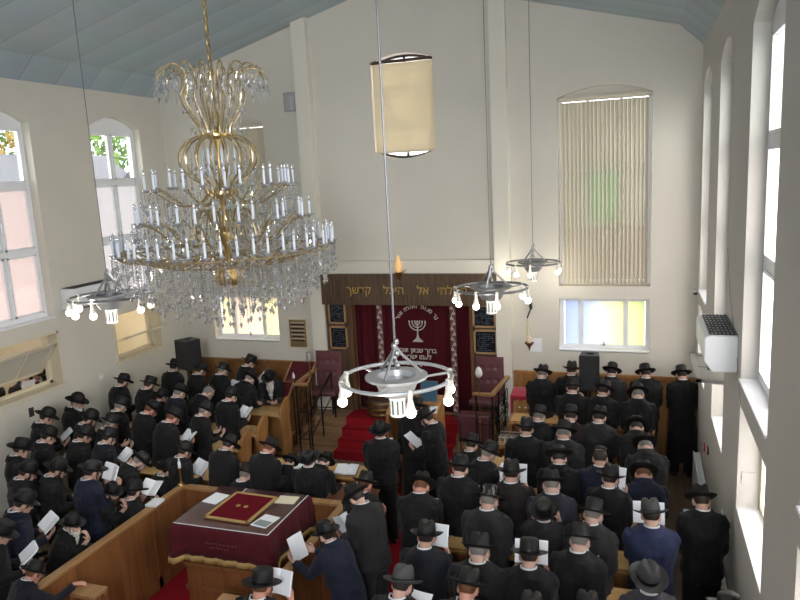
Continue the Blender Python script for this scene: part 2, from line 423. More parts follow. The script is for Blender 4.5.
# ------------------------------------------------------------------ windows
n_win = 0
def window(loc=(0, 0, 0)):
    global n_win
    n_win += 1
    o = bpy.data.objects.new('window_%d' % n_win, None); COL.objects.link(o); o['kind'] = 'structure'; o.location = loc
    o.empty_display_size = .1
    return o
def side_window(x, sgn, a, b, pink=False):
    """tall arched uPVC window in a side wall; x = frame plane, sgn = outward direction"""
    root = window((x, (a + b) / 2, USILL))
    hw = (b - a) / 2; H = SPRING - USILL; top = H - .10
    f = MB(); xa, xb = sorted((0, .07 * sgn))
    f.box(xa, xb, -hw, -hw + .075, 0, H); f.box(xa, xb, hw - .075, hw, 0, H)
    xc, xd = xa + .003, xb - .003
    f.box(xc, xd, -hw + .01, hw - .01, 0.002, .085)
    rows = [(.085, 1.07), (1.17, 2.15), (2.25, top)]
    f.box(xc, xd, -hw + .01, hw - .01, 1.07, 1.17); f.box(xc, xd, -hw + .01, hw - .01, 2.15, 2.25)
    f.box(xa + .006, xb - .006, -.035, .035, .01, top + .01)
    f.prism([(-hw + .002, top), (hw - .002, top)] + arc(-hw + .002, hw - .002, H, CROWN - SPRING, rev=True), xc - .006, xd + .006, 'X')
    # casement sashes inside the frame
    for z0, z1 in rows:
        for s0, s1 in ((-hw + .075, -.035), (.035, hw - .075)):
            for q in ((s0, s0 + .03, z0, z1), (s1 - .03, s1, z0, z1), (s0, s1, z0, z0 + .03), (s0, s1, z1 - .03, z1)):
                f.box(-.012 if sgn > 0 else -.04, .04 if sgn > 0 else .012, *q)
    f.build('frame', M_WHITEFRAME, root, smooth=False)
    for i, (z0, z1) in enumerate(rows):
        for s0, s1 in ((-hw + .1, -.06), (.06, hw - .1)):
            g = MB(); c = .035 * sgn
            g.box(c - .004, c + .004, s0, s1, z0 + .02, z1 - .02)
            g.build('pane', (M_CLEAR if i == 2 else M_FROST) if sgn > 0 else (M_GREYGLASS if i == 2 else (M_FROSTPINK if pink else M_FROSTDIM)), root, smooth=False)
    s = MB(); d = WT * .5
    s.box(*sorted((-sgn * .17, sgn * .01)), -hw, hw, -.012, .012)
    s.build('sill', M_WHITEFRAME, root, smooth=False)
    return root
for i, (a, b) in enumerate(LW): side_window(XL - .16, -1, a, b, pink=(i == 1))
for i, (a, b) in enumerate(RW): side_window(XR + .15, 1, a, b)

def low_window(x, sgn, a, b, z0, z1, m):
    root = window((x, (a + b) / 2, z0)); hw = (b - a) / 2; H = z1 - z0
    f = MB(); xa, xb = sorted((0, .06 * sgn))
    f.box(xa, xb, -hw, -hw + .06, 0, H); f.box(xa, xb, hw - .06, hw, 0, H); f.box(xa + .003, xb - .003, -hw + .01, hw - .01, 0.002, .06); f.box(xa + .003, xb - .003, -hw + .01, hw - .01, H - .06, H - .002)
    f.box(xa + .006, xb - .006, -.03, .03, .01, H - .01)
    f.build('frame', M_CREAMPAINT, root, smooth=False)
    for s0, s1 in ((-hw + .05, -.02), (.02, hw - .05)):
        g = MB(); c = .03 * sgn; g.box(c - .004, c + .004, s0, s1, .05, H - .05); g.build('pane', m, root, smooth=False)
    s = MB(); s.box(*sorted((-sgn * .20, sgn * .01)), -hw, hw, -.01, .014); s.build('sill', M_WHITEFRAME, root, smooth=False)
    return root
for i, (a, b) in enumerate(RW):
    low_window(XR + .20, 1, a, b, LSILL, LTOP, M_FROST)

# small paned windows of the back wall, blurred coloured light from outdoors painted into the panes
def outdoor_tint(name, stops):
    """frosted pane whose glass is tinted along x in object space"""
    mt = bpy.data.materials.new(name); mt.use_nodes = True
    n = mt.node_tree; n.nodes.clear()
    out = n.nodes.new('ShaderNodeOutputMaterial'); t = n.nodes.new('ShaderNodeTexCoord'); sp = n.nodes.new('ShaderNodeSeparateXYZ')
    rp = n.nodes.new('ShaderNodeValToRGB')
    while len(rp.color_ramp.elements) > 1: rp.color_ramp.elements.remove(rp.color_ramp.elements[0])
    rp.color_ramp.elements[0].position = stops[0][0]; rp.color_ramp.elements[0].color = (*stops[0][1], 1)
    for p, c in stops[1:]:
        e = rp.color_ramp.elements.new(p); e.color = (*c, 1)
    n.links.new(t.outputs['Generated'], sp.inputs[0]); n.links.new(sp.outputs[0], rp.inputs[0])
    tl = n.nodes.new('ShaderNodeBsdfTranslucent'); tr = n.nodes.new('ShaderNodeBsdfTransparent'); mx = n.nodes.new('ShaderNodeMixShader'); mx.inputs[0].default_value = .25
    n.links.new(rp.outputs[0], tl.inputs[0]); n.links.new(rp.outputs[0], tr.inputs[0])
    n.links.new(tl.outputs[0], mx.inputs[1]); n.links.new(tr.outputs[0], mx.inputs[2]); n.links.new(mx.outputs[0], out.inputs[0])
    return mt
T_BLUE = outdoor_tint('pane_blue', [(0, (.42, .46, .60)), (1, (.50, .54, .63))])
T_MID = outdoor_tint('pane_blue_to_lemon', [(0, (.46, .51, .62)), (.4, (.60, .62, .60)), (.65, (.62, .62, .50)), (1, (.62, .60, .43))])
T_LEMON = outdoor_tint('pane_lemon_green', [(0, (.64, .63, .46)), (1, (.56, .61, .39))])
T_CREAM = outdoor_tint('pane_cream', [(0, (.62, .53, .47)), (1, (.68, .63, .51))])
T_YEL = outdoor_tint('pane_yellow', [(0, (.68, .64, .45)), (1, (.68, .65, .50))])
def tri_window(a, b, mats3, cuts):
    root = window(((a + b) / 2, YB + .17, BLS)); hw = (b - a) / 2; H = BLT - BLS
    f = MB()
    f.box(-hw, -hw + .07, 0, .08, 0, H); f.box(hw - .07, hw, 0, .08, 0, H); f.box(-hw + .01, hw - .01, .003, .077, 0.002, .09); f.box(-hw + .01, hw - .01, .003, .077, H - .07, H - .002)
    xs = [-hw + .07] + [-hw + c * 2 * hw for c in cuts] + [hw - .07]
    for c in xs[1:3]: f.box(c - .035, c + .035, -.01, .076, 0.01, H - .01)
    f.box(-hw, hw, -.17, 0, -.012, .02)
    f.build('frame', M_WHITEFRAME, root, smooth=False)
    for i in range(3):
        g = MB(); g.box(xs[i] + .02, xs[i + 1] - .02, .04, .048, .08, H - .06); g.build('pane', mats3[i], root, smooth=False)
    h = MB(); h.box(-.02 , .02, -.03, 0, .07, .12); h.box(-.008, .008, -.05, -.03, .09, .17); h.build('catch', M_STEEL, root, smooth=False)
    return root
tri_window(-1.37, .16, (T_BLUE, T_MID, T_LEMON), (.24, .74))
tri_window(-8.56, -7.02, (T_YEL, T_CREAM, T_YEL), (.26, .72))

# tall back windows: frames and tinted panes behind vertical blinds
G_GREEN = frosted('pane_green', (.26, .50, .26)); G_CREAM = frosted('pane_pale', (.50, .48, .42)); G_TAN = frosted('pane_tan', (.40, .34, .27))
for a, b in BW_UP:
    root = window(((a + b) / 2, YB + .24, 3.09)); hw = (b - a) / 2; H = 6.31 - 3.09
    f = MB()
    f.box(-hw, -hw + .06, 0, .07, 0, H + .03); f.box(hw - .06, hw, 0, .07, 0, H + .03); f.box(-hw + .01, hw - .01, .003, .067, 0.002, .07)
    for z in (1.06, 2.02): f.box(-hw + .01, hw - .01, .003, .067, z - .045, z + .045)
    f.box(-hw * .36 - .025, -hw * .36 + .025, .006, .064, 0.01, H); f.box(hw * .36 - .025, hw * .36 + .025, .006, .064, 0.01, H)
    f.build('frame', M_WHITEFRAME, root, smooth=False)
    f = MB(); f.prism([(-hw, H - .05), (hw, H - .05)] + arc(-hw, hw, H, .16, rev=True), -.1, .07); f.build('arch_panel', M_WALL, root, smooth=False)
    xs = [-hw + .04, -hw * .36, hw * .36, hw - .04]; zs = [.05, 1.06, 2.02, H - .03]
    for i in range(3):
        for j in range(3):
            mm = G_TAN if j == 0 else (G_GREEN if (j == 1 and i == 1) else G_CREAM)
            g = MB(); g.box(xs[i] + .02, xs[i + 1] - .02, .03, .036, zs[j] + .04, zs[j + 1] - .04); g.build('pane', mm, root, smooth=False)
    t = empty('vertical_blind', 'vertical slatted fabric blind over the tall window %s' % ('above the pale blue and yellow panes' if a > -4 else 'behind the chandelier'), 'blind', ((a + b) / 2, YB + .1, 3.12), group='tall vertical blinds')
    s = MB(); n = 21
    for k in range(n):
        xc = -hw + .05 + (2 * hw - .1) * (k + .5) / n; an = R(35 + 3 * math.sin(k * 1.7))
        s.obox((xc, 0, (H - .12) / 2), (.0365 * math.cos(an), .0365 * math.sin(an), 0), (.0015 * -math.sin(an), .0015 * math.cos(an), 0), (0, 0, (H - .09) / 2))
    s.build('slats', M_BLIND, t, smooth=False)
    r = MB(); r.box(-hw + .01, hw - .01, -.03, .03, H - .07, H - .03); r.build('headrail', M_CREAMPAINT, t, smooth=False)
    c = MB(); c.tube([(hw - .03, -.04, H - .1), (hw - .03, -.045, .6)], .006, 5); c.build('pull_cord', M_WHITEPLASTIC, t)

# barrel-topped window above the ark with a roller blind
root = window((-4.13, YB + .22, 5.6)); f = MB(); hw = .6; H = 1.61
f.box(-hw, -hw + .05, 0, .06, -.03, H + .03); f.box(hw - .05, hw, 0, .06, -.03, H + .03)
f.prism(arc(-hw, hw, 0, -.13) + arc(-hw, hw, .05, -.13, rev=True), 0, .06); f.prism(arc(-hw, hw, H - .04, .12) + arc(-hw, hw, H, .12, rev=True), 0, .06)
for z in (.52, 1.08): f.box(-hw, hw, 0, .06, z - .02, z + .02)
f.box(-.02, .02, 0, .06, 1.08, H + .1); f.box(-.02, .02, 0, .06, -.1, .52); f.box(-.29, -.26, 0, .06, .52, 1.08); f.box(.26, .29, 0, .06, .52, 1.08)
f.build('frame', mat('bronze_frame', (.05, .035, .025), .4), root, smooth=False)
g = MB(); g.prism(arc(-hw, hw, 0, -.12) + arc(-hw, hw, H, .12, rev=True), .03, .036); g.build('pane', M_FROST, root, smooth=False)
t = empty('roller_blind', 'cream roller blind drawn over the small arched window high above the ark', 'blind', (-4.13, YB + .10, 5.6))
s = MB(); s.box(-hw + .02, hw - .02, 0, .004, .0, H - .03); s.build('fabric', M_ROLLER, t, smooth=False)
s = MB(); s.tube([(-hw + .005, -.012, H), (hw - .005, -.012, H)], .028, 10); s.build('roller_tube', mat('brown_rail', (.06, .035, .02), .5), t)
s = MB(); s.box(-hw + .015, hw - .015, -.01, .012, -.02, .01); s.build('bottom_bar', M_CREAMPAINT, t, smooth=False)

# ------------------------------------------------------------------ side room behind the hatches, and outdoors
w = MB()
w.box(-13.3, XL - WT, 3.5, 13.4, .1, .3)
struct(w.build('floor_sideroom', M_FLOORWOOD, smooth=False))
M_SIDEWALL = mat('side_room_cream', (.78, .72, .58), .85)
w = MB()
w.box(-13.3, -13.1, 3.5, 13.4, .3, 3.05); w.box(-13.1, XL - WT, 13.2, 13.4, .3, 3.05); w.box(-13.1, XL - WT, 3.5, 3.7, .3, 3.05)
struct(w.build('wall_sideroom', M_SIDEWALL, smooth=False))
w = MB(); w.box(-13.3, XL - WT - .002, 3.5, 13.4, 2.98, 3.08)
struct(w.build('ceiling_sideroom', M_SIDEWALL, smooth=False))
w = MB(); w.box(-13.0, -9.7, 10.02, 10.14, .3, 2.98)
struct(w.build('wall_sideroom_partition', M_SIDEWALL, smooth=False))
t = empty('wood_cupboard', 'red-brown wooden cupboard seen through the open hatch with people behind it', 'cupboard', (-12.2, 8.9, .3))
b = MB(); b.box(-.25, .25, -2.0, 1.0, 0, 2.5); b.build('body', wood('mahogany', (.10, .03, .015), (.2, .07, .035), 4, 'Y'), t, smooth=False)
for k in range(3):
    d = MB(); y0 = -1.95 + k * .98; d.box(.25, .27, y0, y0 + .92, .1, 2.4); d.build('door', wood('mahogany', (.1, .03, .015), (.2, .07, .035)), t, smooth=False)
for i, y in enumerate((11.6, 8.2)):
    t = empty('ceiling_lamp', ('round lamp glowing in the room behind the cream-lit hatch', 'round lamp in the room behind the hatch with the wooden cupboard')[i], 'lamp', (-11.2, y, 2.93))
    b = MB(); b.lathe([(.02, .05), (.16, .04), (.16, 0), (.02, 0)], 20); b.build('base', M_WHITEPLASTIC, t)
    b = MB(); b.ball((0, 0, -.03), .13, .13, .06); b.build('glass_shade', mat('side_lamp_glow', (1, 1, 1), .3, emit=((1, .88, .68), (150, 18)[i])), t)

w = MB(); w.box(-90, 90, -60, 110, -.6, -.5)
struct(w.build('ground', M_GROUND, smooth=False))
t = empty('house', 'neighbouring brick house with grey slate gable roof seen through upper window panes', 'house', (-22, 20, -.5))
b = MB(); b.prism([(-3, 0), (3, 0), (3, 4.7), (0, 6.9), (-3, 4.7)], -4, 5.0, 'Y'); b.build('walls', M_BRICK, t, smooth=False)
b = MB()
b.prism([(-3.4, 4.45), (0, 6.95), (0, 7.15), (-3.4, 4.65)], -4.3, 5.3, 'Y'); b.prism([(3.4, 4.45), (0, 6.95), (0, 7.15), (3.4, 4.65)], -4.3, 5.3, 'Y'); b.build('roof', M_SLATE, t, smooth=False)
b = MB(); b.box(-.4, .4, 1.0, 1.8, 6.5, 8.0); b.build('chimney', M_BRICK, t, smooth=False)
t = empty('house', 'second slate-roofed house with its gable end facing the hall windows', 'house', (-19, 27.5, -.5))
b = MB(); b.prism([(-3, 0), (3, 0), (3, 4.4), (0, 7.0), (-3, 4.4)], -3, 3, 'Y'); b.build('walls', mat('grey_render', (.35, .35, .36), .9), t, smooth=False)
b = MB(); b.prism([(-3.4, 4.1), (0, 7.05), (0, 7.25), (-3.4, 4.3)], -3.3, 3.3, 'Y'); b.prism([(3.4, 4.1), (0, 7.05), (0, 7.25), (3.4, 4.3)], -3.3, 3.3, 'Y'); b.build('roof', M_SLATE, t, smooth=False)

def tree(loc, h, r, label, m, seed):
    rd = random.Random(seed)
    t = empty('tree', label, 'tree', loc, group='trees outside the hall windows')
    b = MB(); b.tube([(0, 0, 0), (.1, 0, h * .3), (0, .1, h * .6)], [.28, .2, .08], 8)
    for k in range(6):
        a = k * 1.05; b.tube([(0, 0, h * (.3 + .05 * k)), (r * .6 * math.cos(a), r * .6 * math.sin(a), h * (.5 + .06 * k))], [.09, .03], 6)
    b.build('trunk', M_BARK, t)
    c = MB()
    for k in range(1700):
        d = Vector((rd.gauss(0, 1), rd.gauss(0, 1), rd.gauss(0, 1))).normalized() * (rd.random() ** .4)
        p = np.array((d.x * r, d.y * r, h * .62 + d.z * h * .40)); s = rd.uniform(.14, .30)
        a1 = Vector((rd.gauss(0, 1), rd.gauss(0, 1), rd.gauss(0, 1))).normalized(); a2 = a1.orthogonal().normalized()
        a1 = np.array(a1) * s; a2 = np.array(a2) * s * .6
        c.add([p - a1, p + a2, p + a1, p - a2], [(0, 1, 2, 3)])
    me = c.mesh('foliage', m, smooth=False, fix=False); link('foliage', me, t)
M_LEAFA = mat('autumn_leaves', (.30, .20, .04), .7, var=.5, vscale=3)
tree((-33, 34, -.5), 14, 4.6, 'bright green tree behind the slate gable', M_LEAF, 1)
tree((-30, 42, -.5), 14, 4.6, 'tall green tree rising past the farther slate roof', M_LEAF, 4)
tree((-34, 27, -.5), 13, 4.4, 'green and gold tree beyond the brick house', M_LEAFA, 2)
# ------------------------------------------------------------------ lettering
def text_mesh(name, body, size, m, parent, loc, rot=(R(90), 0, 0), depth=.004, bold=.0, align='CENTER'):
    """Hebrew is laid out right to left, so the string is reversed before it is set"""
    c = bpy.data.curves.new(name, 'FONT'); c.body = body[::-1]; c.size = size; c.extrude = depth; c.align_x = align; c.offset = bold
    o = bpy.data.objects.new(name, c); COL.objects.link(o)
    dg = bpy.context.evaluated_depsgraph_get()
    me = bpy.data.meshes.new_from_object(o.evaluated_get(dg))
    bpy.data.objects.remove(o); bpy.data.curves.remove(c)
    me.materials.clear(); me.materials.append(m)
    return link(name, me, parent, loc), me

# ------------------------------------------------------------------ ark
t = empty('torah_ark', 'dark veneered ark with gold Hebrew header and burgundy curtain between the pilasters', 'ark', (-4.195, 12.5, 0))
ark = t
b = MB(); b.box(-1.735, 1.745, -.17, 0.0, 2.74, 3.335); b.build('header_board', M_OAK, t, smooth=False)
for s, x0, x1 in ((-1, -1.70, -1.16), (1, 1.245, 1.715)):
    b = MB(); b.box(x0, x1, -.10, 0.0, .58, 2.745); b.build('side_panel', M_OAK, t, smooth=False)
    b = MB(); xi = x1 if s < 0 else x0; b.box(xi - .03, xi + .03, -.13, 0.02, .58, 2.75); b.build('jamb', wood('jamb_walnut', (.09, .04, .017), (.17, .085, .038), 6, 'Z'), t, smooth=False)
for nm, xa in (('header_word', -.945),):
    pass
for word, xc in (('קדשך', -.935), ('היכל', -.22), ('אל', .36), ('תפלתי', .92)):
    text_mesh('header_lettering', word, .215, M_GOLD, t, (xc, -.178, 2.96), bold=.0015)[0].rotation_euler = (R(90), 0, 0)
# curtain with soft vertical folds
b = MB(); n = 150; xs = np.linspace(-1.16, 1.24, n); rows = []
for z in (.56, 1.3, 2.0, 2.5, 2.76):
    k = .6 + .4 * (2.76 - z) / 2.2
    rows.append([(x, .10 + k * (.030 * math.sin(x * 21 + .6 * math.sin(x * 5)) + .014 * math.sin(x * 47 + 1)) * (1.0 if abs(x - .05) > .55 else .35), z) for x in xs])
v = [p for r in rows for p in r]; b.add(v, [(i * n + j, i * n + j + 1, (i + 1) * n + j + 1, (i + 1) * n + j) for i in range(4) for j in range(n - 1)])
cur = b.build('curtain', M_CURTAIN, t)
cur.modifiers.new('thick', 'SOLIDIFY').thickness = .008
# embroidered bands
for x in (-.62, .855):
    b = MB(); b.box(x - .055, x + .055, .035, .05, .58, 2.72); b.cur = 1
    for k in range(21):
        z = .66 + k * .1; dx = .022 * (1 if k % 2 else -1)
        b.tube([(x + dx + .024 * math.cos(a), .030, z + .024 * math.sin(a)) for a in np.linspace(0, 6.283, 9)[:-1]], .008, 5, closed=True)
        b.ball((x + dx, .03, z), .011, .007, .011, 8, 5)
        b.tube([(x - dx * 1.3, .031, z - .045), (x, .030, z), (x + dx * 1.3, .031, z + .05)], .006, 5)
    b.build('embroidered_band', [mat('band_ground', (.16, .07, .06), .8), M_SILVER], t)
# menorah
b = MB(); zt = 2.385; xm = .145; y = .045
for r_ in (.045, .10, .16):
    b.tube([(xm + r_ * math.cos(a), y, zt - .02 + r_ * math.sin(a) * .95) for a in np.linspace(math.pi, 2 * math.pi, 15)], .011, 6)
    for s in (-1, 1): b.lathe([(.010, 0), (.018, .02), (.013, .045)], 8, (xm + s * r_, y, zt - .025))
b.lathe([(.010, 0), (.018, .02), (.013, .045)], 8, (xm, y, zt - .025))
b.tube([(xm, y, zt), (xm, y, 2.10)], .013, 8)
b.prism([(xm - .015, 2.12), (xm + .015, 2.12), (xm + .03, 2.06), (xm + .10, 2.0), (xm + .10, 1.985), (xm - .10, 1.985), (xm - .10, 2.0), (xm - .03, 2.06)], y - .008, y + .008)
b.build('menorah_emblem', M_SILVER, t)
# lettering on the curtain: an arc above the menorah and three lines below
phrase = 'נר מצוה ותורה אור'
L = len(phrase)
for i, ch in enumerate(phrase):
    if ch == ' ': continue
    a = R(26) + (R(154) - R(26)) * i / (L - 1)              # first letter at the right-hand end
    o, me = text_mesh('arc_letter', ch, .105, M_SILVER, t, (xm + .40 * math.cos(a), .04, 2.28 + .37 * math.sin(a)), bold=.003)
    o.rotation_euler = Matrix.Rotation(math.pi / 2 - a, 3, 'Y').to_euler()
    o.rotation_euler = (Matrix.Rotation(math.pi / 2 - a, 3, 'Y') @ Matrix.Rotation(R(90), 3, 'X')).to_euler()
for line, z, sz in (('ברוך שנתן תורה', 1.775, .125), ('לעמו ישראל', 1.645, .125), ('בקדושתו', 1.52, .115)):
    text_mesh('curtain_lettering', line, sz, M_SILVER, t, (.10, .04, z), bold=.003)[0].rotation_euler = (R(90), 0, 0)
# memorial panels on the ark's side boards
for i, (x0, x1, z0, z1) in enumerate(((-1.61, -1.29, 2.37, 2.74), (-1.61, -1.28, 1.86, 2.27), (1.30, 1.68, 2.36, 2.73), (1.31, 1.70, 1.86, 2.27))):
    p = empty('memorial_panel', 'black memorial tablet in gold frame, %s on the ark\'s %s board' % (('upper', 'lower')[i % 2], ('brass-plaque side', 'hanging-oil-lamp side')[i // 2]), 'memorial tablet', (-4.195, 12.40, 0), group='black memorial tablets')
    b = MB(); b.box(x0, x1, -.02, 0, z0, z1); b.build('tablet', M_PLAQUE, p, smooth=False)
    b = MB()
    for q in ((x0 - .025, x0 + .01, z0 - .025, z1 + .025), (x1 - .01, x1 + .025, z0 - .025, z1 + .025), (x0 - .025, x1 + .025, z0 - .025, z0 + .01), (x0 - .025, x1 + .025, z1 - .01, z1 + .025)):
        b.box(q[0], q[1], -.03, 0, q[2], q[3])
    b.build('frame', mat('tablet_frame', (.36, .22, .11), .4), p, smooth=False)
    b = MB(); rd = random.Random(i)
    for r_ in range(9):
        zz = z0 + .04 + (z1 - z0 - .07) * r_ / 9
        xx = x0 + .04
        while xx < x1 - .05:
            wd = rd.uniform(.01, .035)
            if rd.random() < .62: b.box(xx, xx + wd, -.0225, -.019, zz, zz + .015)
            xx += wd + .012
    b.build('engraved_lettering', mat('engraving_grey_blue', (.055, .075, .095), .5), p, smooth=False)
# eternal light on the header
t = empty('eternal_light', 'small brass bracket lamp with amber flame bulb above the ark header', 'lamp', (-4.30, 12.33, 3.33))
b = MB(); b.lathe([(.012, -.10), (.03, -.06), (.055, 0), (.07, .03), (.085, .045), (.03, .05)], 16); b.tube([(0, 0, 0), (.10, .0, .05), (.14, .03, .09)], .012, 6); b.build('bracket', M_BRASS, t)
b = MB(); b.lathe([(.03, .04), (.058, .12), (.062, .18), (.045, .26), (.012, .36)], 14); b.build('flame_bulb', mat('amber_bulb', (.72, .48, .20), .3, emit=((1, .55, .18), .35)), t)

# ------------------------------------------------------------------ platform and steps
w = MB(); w.box(-6.30, -2.20, 11.95, 12.9, 0, .58); struct(w.build('floor_platform', M_STEPWOOD, smooth=False))
t = empty('platform_steps', 'wide wooden steps up to the ark with a red carpet down the middle', 'steps', (-4.25, 11.27, 0))
for k in range(3):
    b = MB(); b.box(-2.0, 2.0, k * .225, .69, k * .145, (k + 1) * .145); b.build('step', M_STEPWOOD, t, smooth=False, bevel=.008)
b = MB()
for k in range(4):
    z1 = (k + 1) * .145; y = k * .225
    b.box(-1.15, 1.10, y - .008, y, k * .145, z1 + .008)
    b.box(-1.15, 1.10, y - .008, y + (.225 if k < 3 else .5), z1, z1 + .008)
b.build('carpet_runner', M_CARPET, t, smooth=False)
o = MB().box(-3.35, -2.38, 3.0, 11.26, 0, .012).build('aisle_carpet', M_CARPET, smooth=False); tag(o, 'red carpet running down the aisle beside the velvet-covered table to the steps', 'carpet')
o = MB().box(-4.6, -3.35, 8.75, 11.26, 0, .010).build('hall_carpet', M_CARPET, smooth=False); tag(o, 'red carpet patch on the open floor below the ark steps', 'carpet')

# purple chairs
def chair(loc, rz, label):
    t = empty('ark_chair', label, 'chair', loc, rz, 'purple chairs beside the ark')
    b = MB(); b.box(-.27, .27, -.28, .27, .42, .52); b.build('seat', M_LEATHER, t, bevel=.03)
    s = MB(); n, m_ = 25, 33; g = []
    for side in (0, 1):
        for j in range(m_):
            for i in range(n):
                x = -.27 + .54 * i / (n - 1); z = .50 + .72 * j / (m_ - 1)
                d = 0
                if side == 0:
                    d = -.03 * (math.cos((x / .27) * math.pi / 2) ** .4 if abs(x) < .269 else 0)
                    for bx in (-.14, 0, .14):
                        for bz in (.78, 1.02):
                            d += .022 * math.exp(-((x - bx) ** 2 + (z - bz) ** 2) / .0012)
                    y = .17 + d
                else: y = .26
                g.append((x, y + .10 * (z - .5) * .6, z))
    f = []
    N = n * m_
    for side in (0, 1):
        for j in range(m_ - 1):
            for i in range(n - 1):
                a = side * N + j * n + i; f.append((a, a + 1, a + n + 1, a + n))
    bd = [i for i in range(n)] + [j * n + n - 1 for j in range(1, m_)] + [(m_ - 1) * n + i for i in range(n - 2, -1, -1)] + [j * n for j in range(m_ - 2, 0, -1)]
    for k in range(len(bd)):
        a, c = bd[k], bd[(k + 1) % len(bd)]; f.append((a, c, c + N, a + N))
    s.add(g, f); s.build('backrest', M_LEATHER, t, angle=60)
    for bx in (-.14, 0, .14):
        for bz in (.78, 1.02):
            q = MB(); q.ball((bx, .155 + .06 * (bz - .5), bz), .012, .008, .012, 8, 5); q.build('button', M_LEATHER, t)
    for sx in (-1, 1):
        for sy in (-1, 1):
            q = MB(); q.tube([(sx * .24, sy * .24, .43), (sx * .25, sy * .26, 0)], [.024, .017], 8); q.build('leg', M_IRON, t)
    for sy in (-1, 1):
        q = MB(); q.tube([(-.245, sy * .25, .2), (.245, sy * .25, .2)], .011, 6); q.build('stretcher', M_IRON, t)
    return t
chair((-5.86, 12.13, .58), R(4), 'tall buttoned purple leather chair beside the burgundy-topped bookstands')
chair((-2.64, 12.13, .58), R(-4), 'tall buttoned purple leather chair near the white tulip lamp')
t = empty('kneeling_bench', 'low purple upholstered bench in front of a buttoned chair, below the tulip lamp', 'bench', (-2.76, 11.62, 0))
b = MB(); b.box(-.28, .28, -.14, .14, .44, .95); b.build('upholstery', M_LEATHER, t, bevel=.025)
b = MB(); b.box(-.29, .29, -.15, .15, 0, .44); b.build('plinth', M_STEPWOOD, t, smooth=False)

# platform railings
def railing(label, pts, z, posts, scroll):
    t = empty('platform_railing', label, 'railing', (pts[0][0], pts[0][1], 0), group='platform railings')
    P = [(p[0] - pts[0][0], p[1] - pts[0][1], z) for p in pts]
    for a, c in zip(P, P[1:]):
        b = MB(); d = np.array(c) - np.array(a); L = np.linalg.norm(d); u = d / L; nrm = np.array((-u[1], u[0], 0))
        b.obox((np.array(a) + c) / 2, u * (L / 2 + .03), nrm * .038, (0, 0, .025)); b.build('handrail', M_RAIL, t, smooth=False, bevel=.008)
    for (x, y, z0) in posts:
        b = MB(); b.tube([(x - pts[0][0], y - pts[0][1], z0), (x - pts[0][0], y - pts[0][1], z - .02)], .013, 6); b.build('post', M_IRON, t)
    b = MB()
    for a, c in zip(P, P[1:]):
        for q in (.25, .62):
            b.tube([(a[0], a[1], z * q), (c[0], c[1], z * q)], .009, 5)
    for (x, y, r_) in scroll:
        for k in range(3):
            zc = .62 + k * .26; b.tube([(x - pts[0][0], y - pts[0][1] + r_ * math.cos(a), zc + r_ * math.sin(a)) for a in np.linspace(0, 6.28, 13)[:-1]], .008, 5, closed=True)
    b.build('ironwork', M_IRON, t)
railing('wooden-topped iron railing at the platform side with the tulip lamp', [(-2.66, 11.25), (-2.36, 11.25), (-2.28, 12.42)], 1.43, [(-2.64, 11.25, 0), (-2.36, 11.25, 0), (-2.33, 11.65, 0), (-2.30, 12.05, 0), (-2.28, 12.4, 0)], [(-2.34, 11.5, .11), (-2.31, 11.85, .11), (-2.29, 12.2, .11)])
railing('wooden-topped iron railing beside the burgundy bookstands', [(-5.86, 11.25), (-6.06, 11.25), (-6.16, 12.42)], 1.43, [(-5.86, 11.25, 0), (-6.06, 11.25, 0), (-6.12, 12.0, 0), (-6.16, 12.4, 0)], [(-6.08, 11.5, .10)])
t = empty('stair_handrail', 'black iron stair handrail sloping down beside the purple chair', 'handrail', (-5.78, 11.2, 0))
b = MB(); b.tube([(0, 0, .92), (0.07, .84, 1.42)], .02, 8); b.build('sloping_rail', M_IRON, t)
for (x, y, z0, z1) in ((0, 0, 0, .92), (.035, .42, .29, 1.17), (.07, .84, .58, 1.42)):
    b = MB(); b.tube([(x, y, z0), (x, y, z1)], .015, 8); b.build('post', M_IRON, t)
b = MB(); b.tube([(0, 0, .45), (.07, .84, .98)], .01, 6); b.build('lower_rail', M_IRON, t)

# brass lamp standards
def standard(loc, h, top, label):
    t = empty('brass_lamp_stand', label, 'lamp stand', loc, group='slim brass lamp stands')
    b = MB(); b.lathe([(.11, 0), (.11, .015), (.05, .03), (.02, .06), (.012, .09)], 18); b.build('base', M_BRASS, t)
    b = MB(); b.tube([(0, 0, .05), (0, 0, h)], .011, 8); b.lathe([(.011, h * .55), (.022, h * .56), (.011, h * .57)], 10); b.build('stem', M_BRASS, t)
    b = MB()
    if top == 'tulip': b.lathe([(.02, h), (.055, h + .03), (.068, h + .08), (.05, h + .14), (.012, h + .19)], 14); b.build('tulip_shade', mat('frosted_tulip', (.62, .62, .60), .3), t)
    elif top == 'glass': b.lathe([(.035, h), (.055, h + .02), (.055, h + .16), (.045, h + .18), (.02, h + .18)], 14); b.build('glass_shade', mat('smoky_glass', (.30, .30, .29), .2), t)
    else: b.lathe([(.02, h), (.03, h + .02), (.022, h + .06), (.005, h + .12)], 12); b.build('bulb', M_WHITEPLASTIC, t)
standard((-6.30, 11.62, 0), 1.42, 'small', 'slim brass stand with small white bulb in front of the burgundy bookstands')
standard((-5.93, 11.6, 0), 1.78, 'glass', 'slim brass stand with smoky glass shade between bookstands and purple chair')
standard((-2.55, 11.12, 0), 1.76, 'tulip', 'slim brass stand with white tulip shade before the railing')

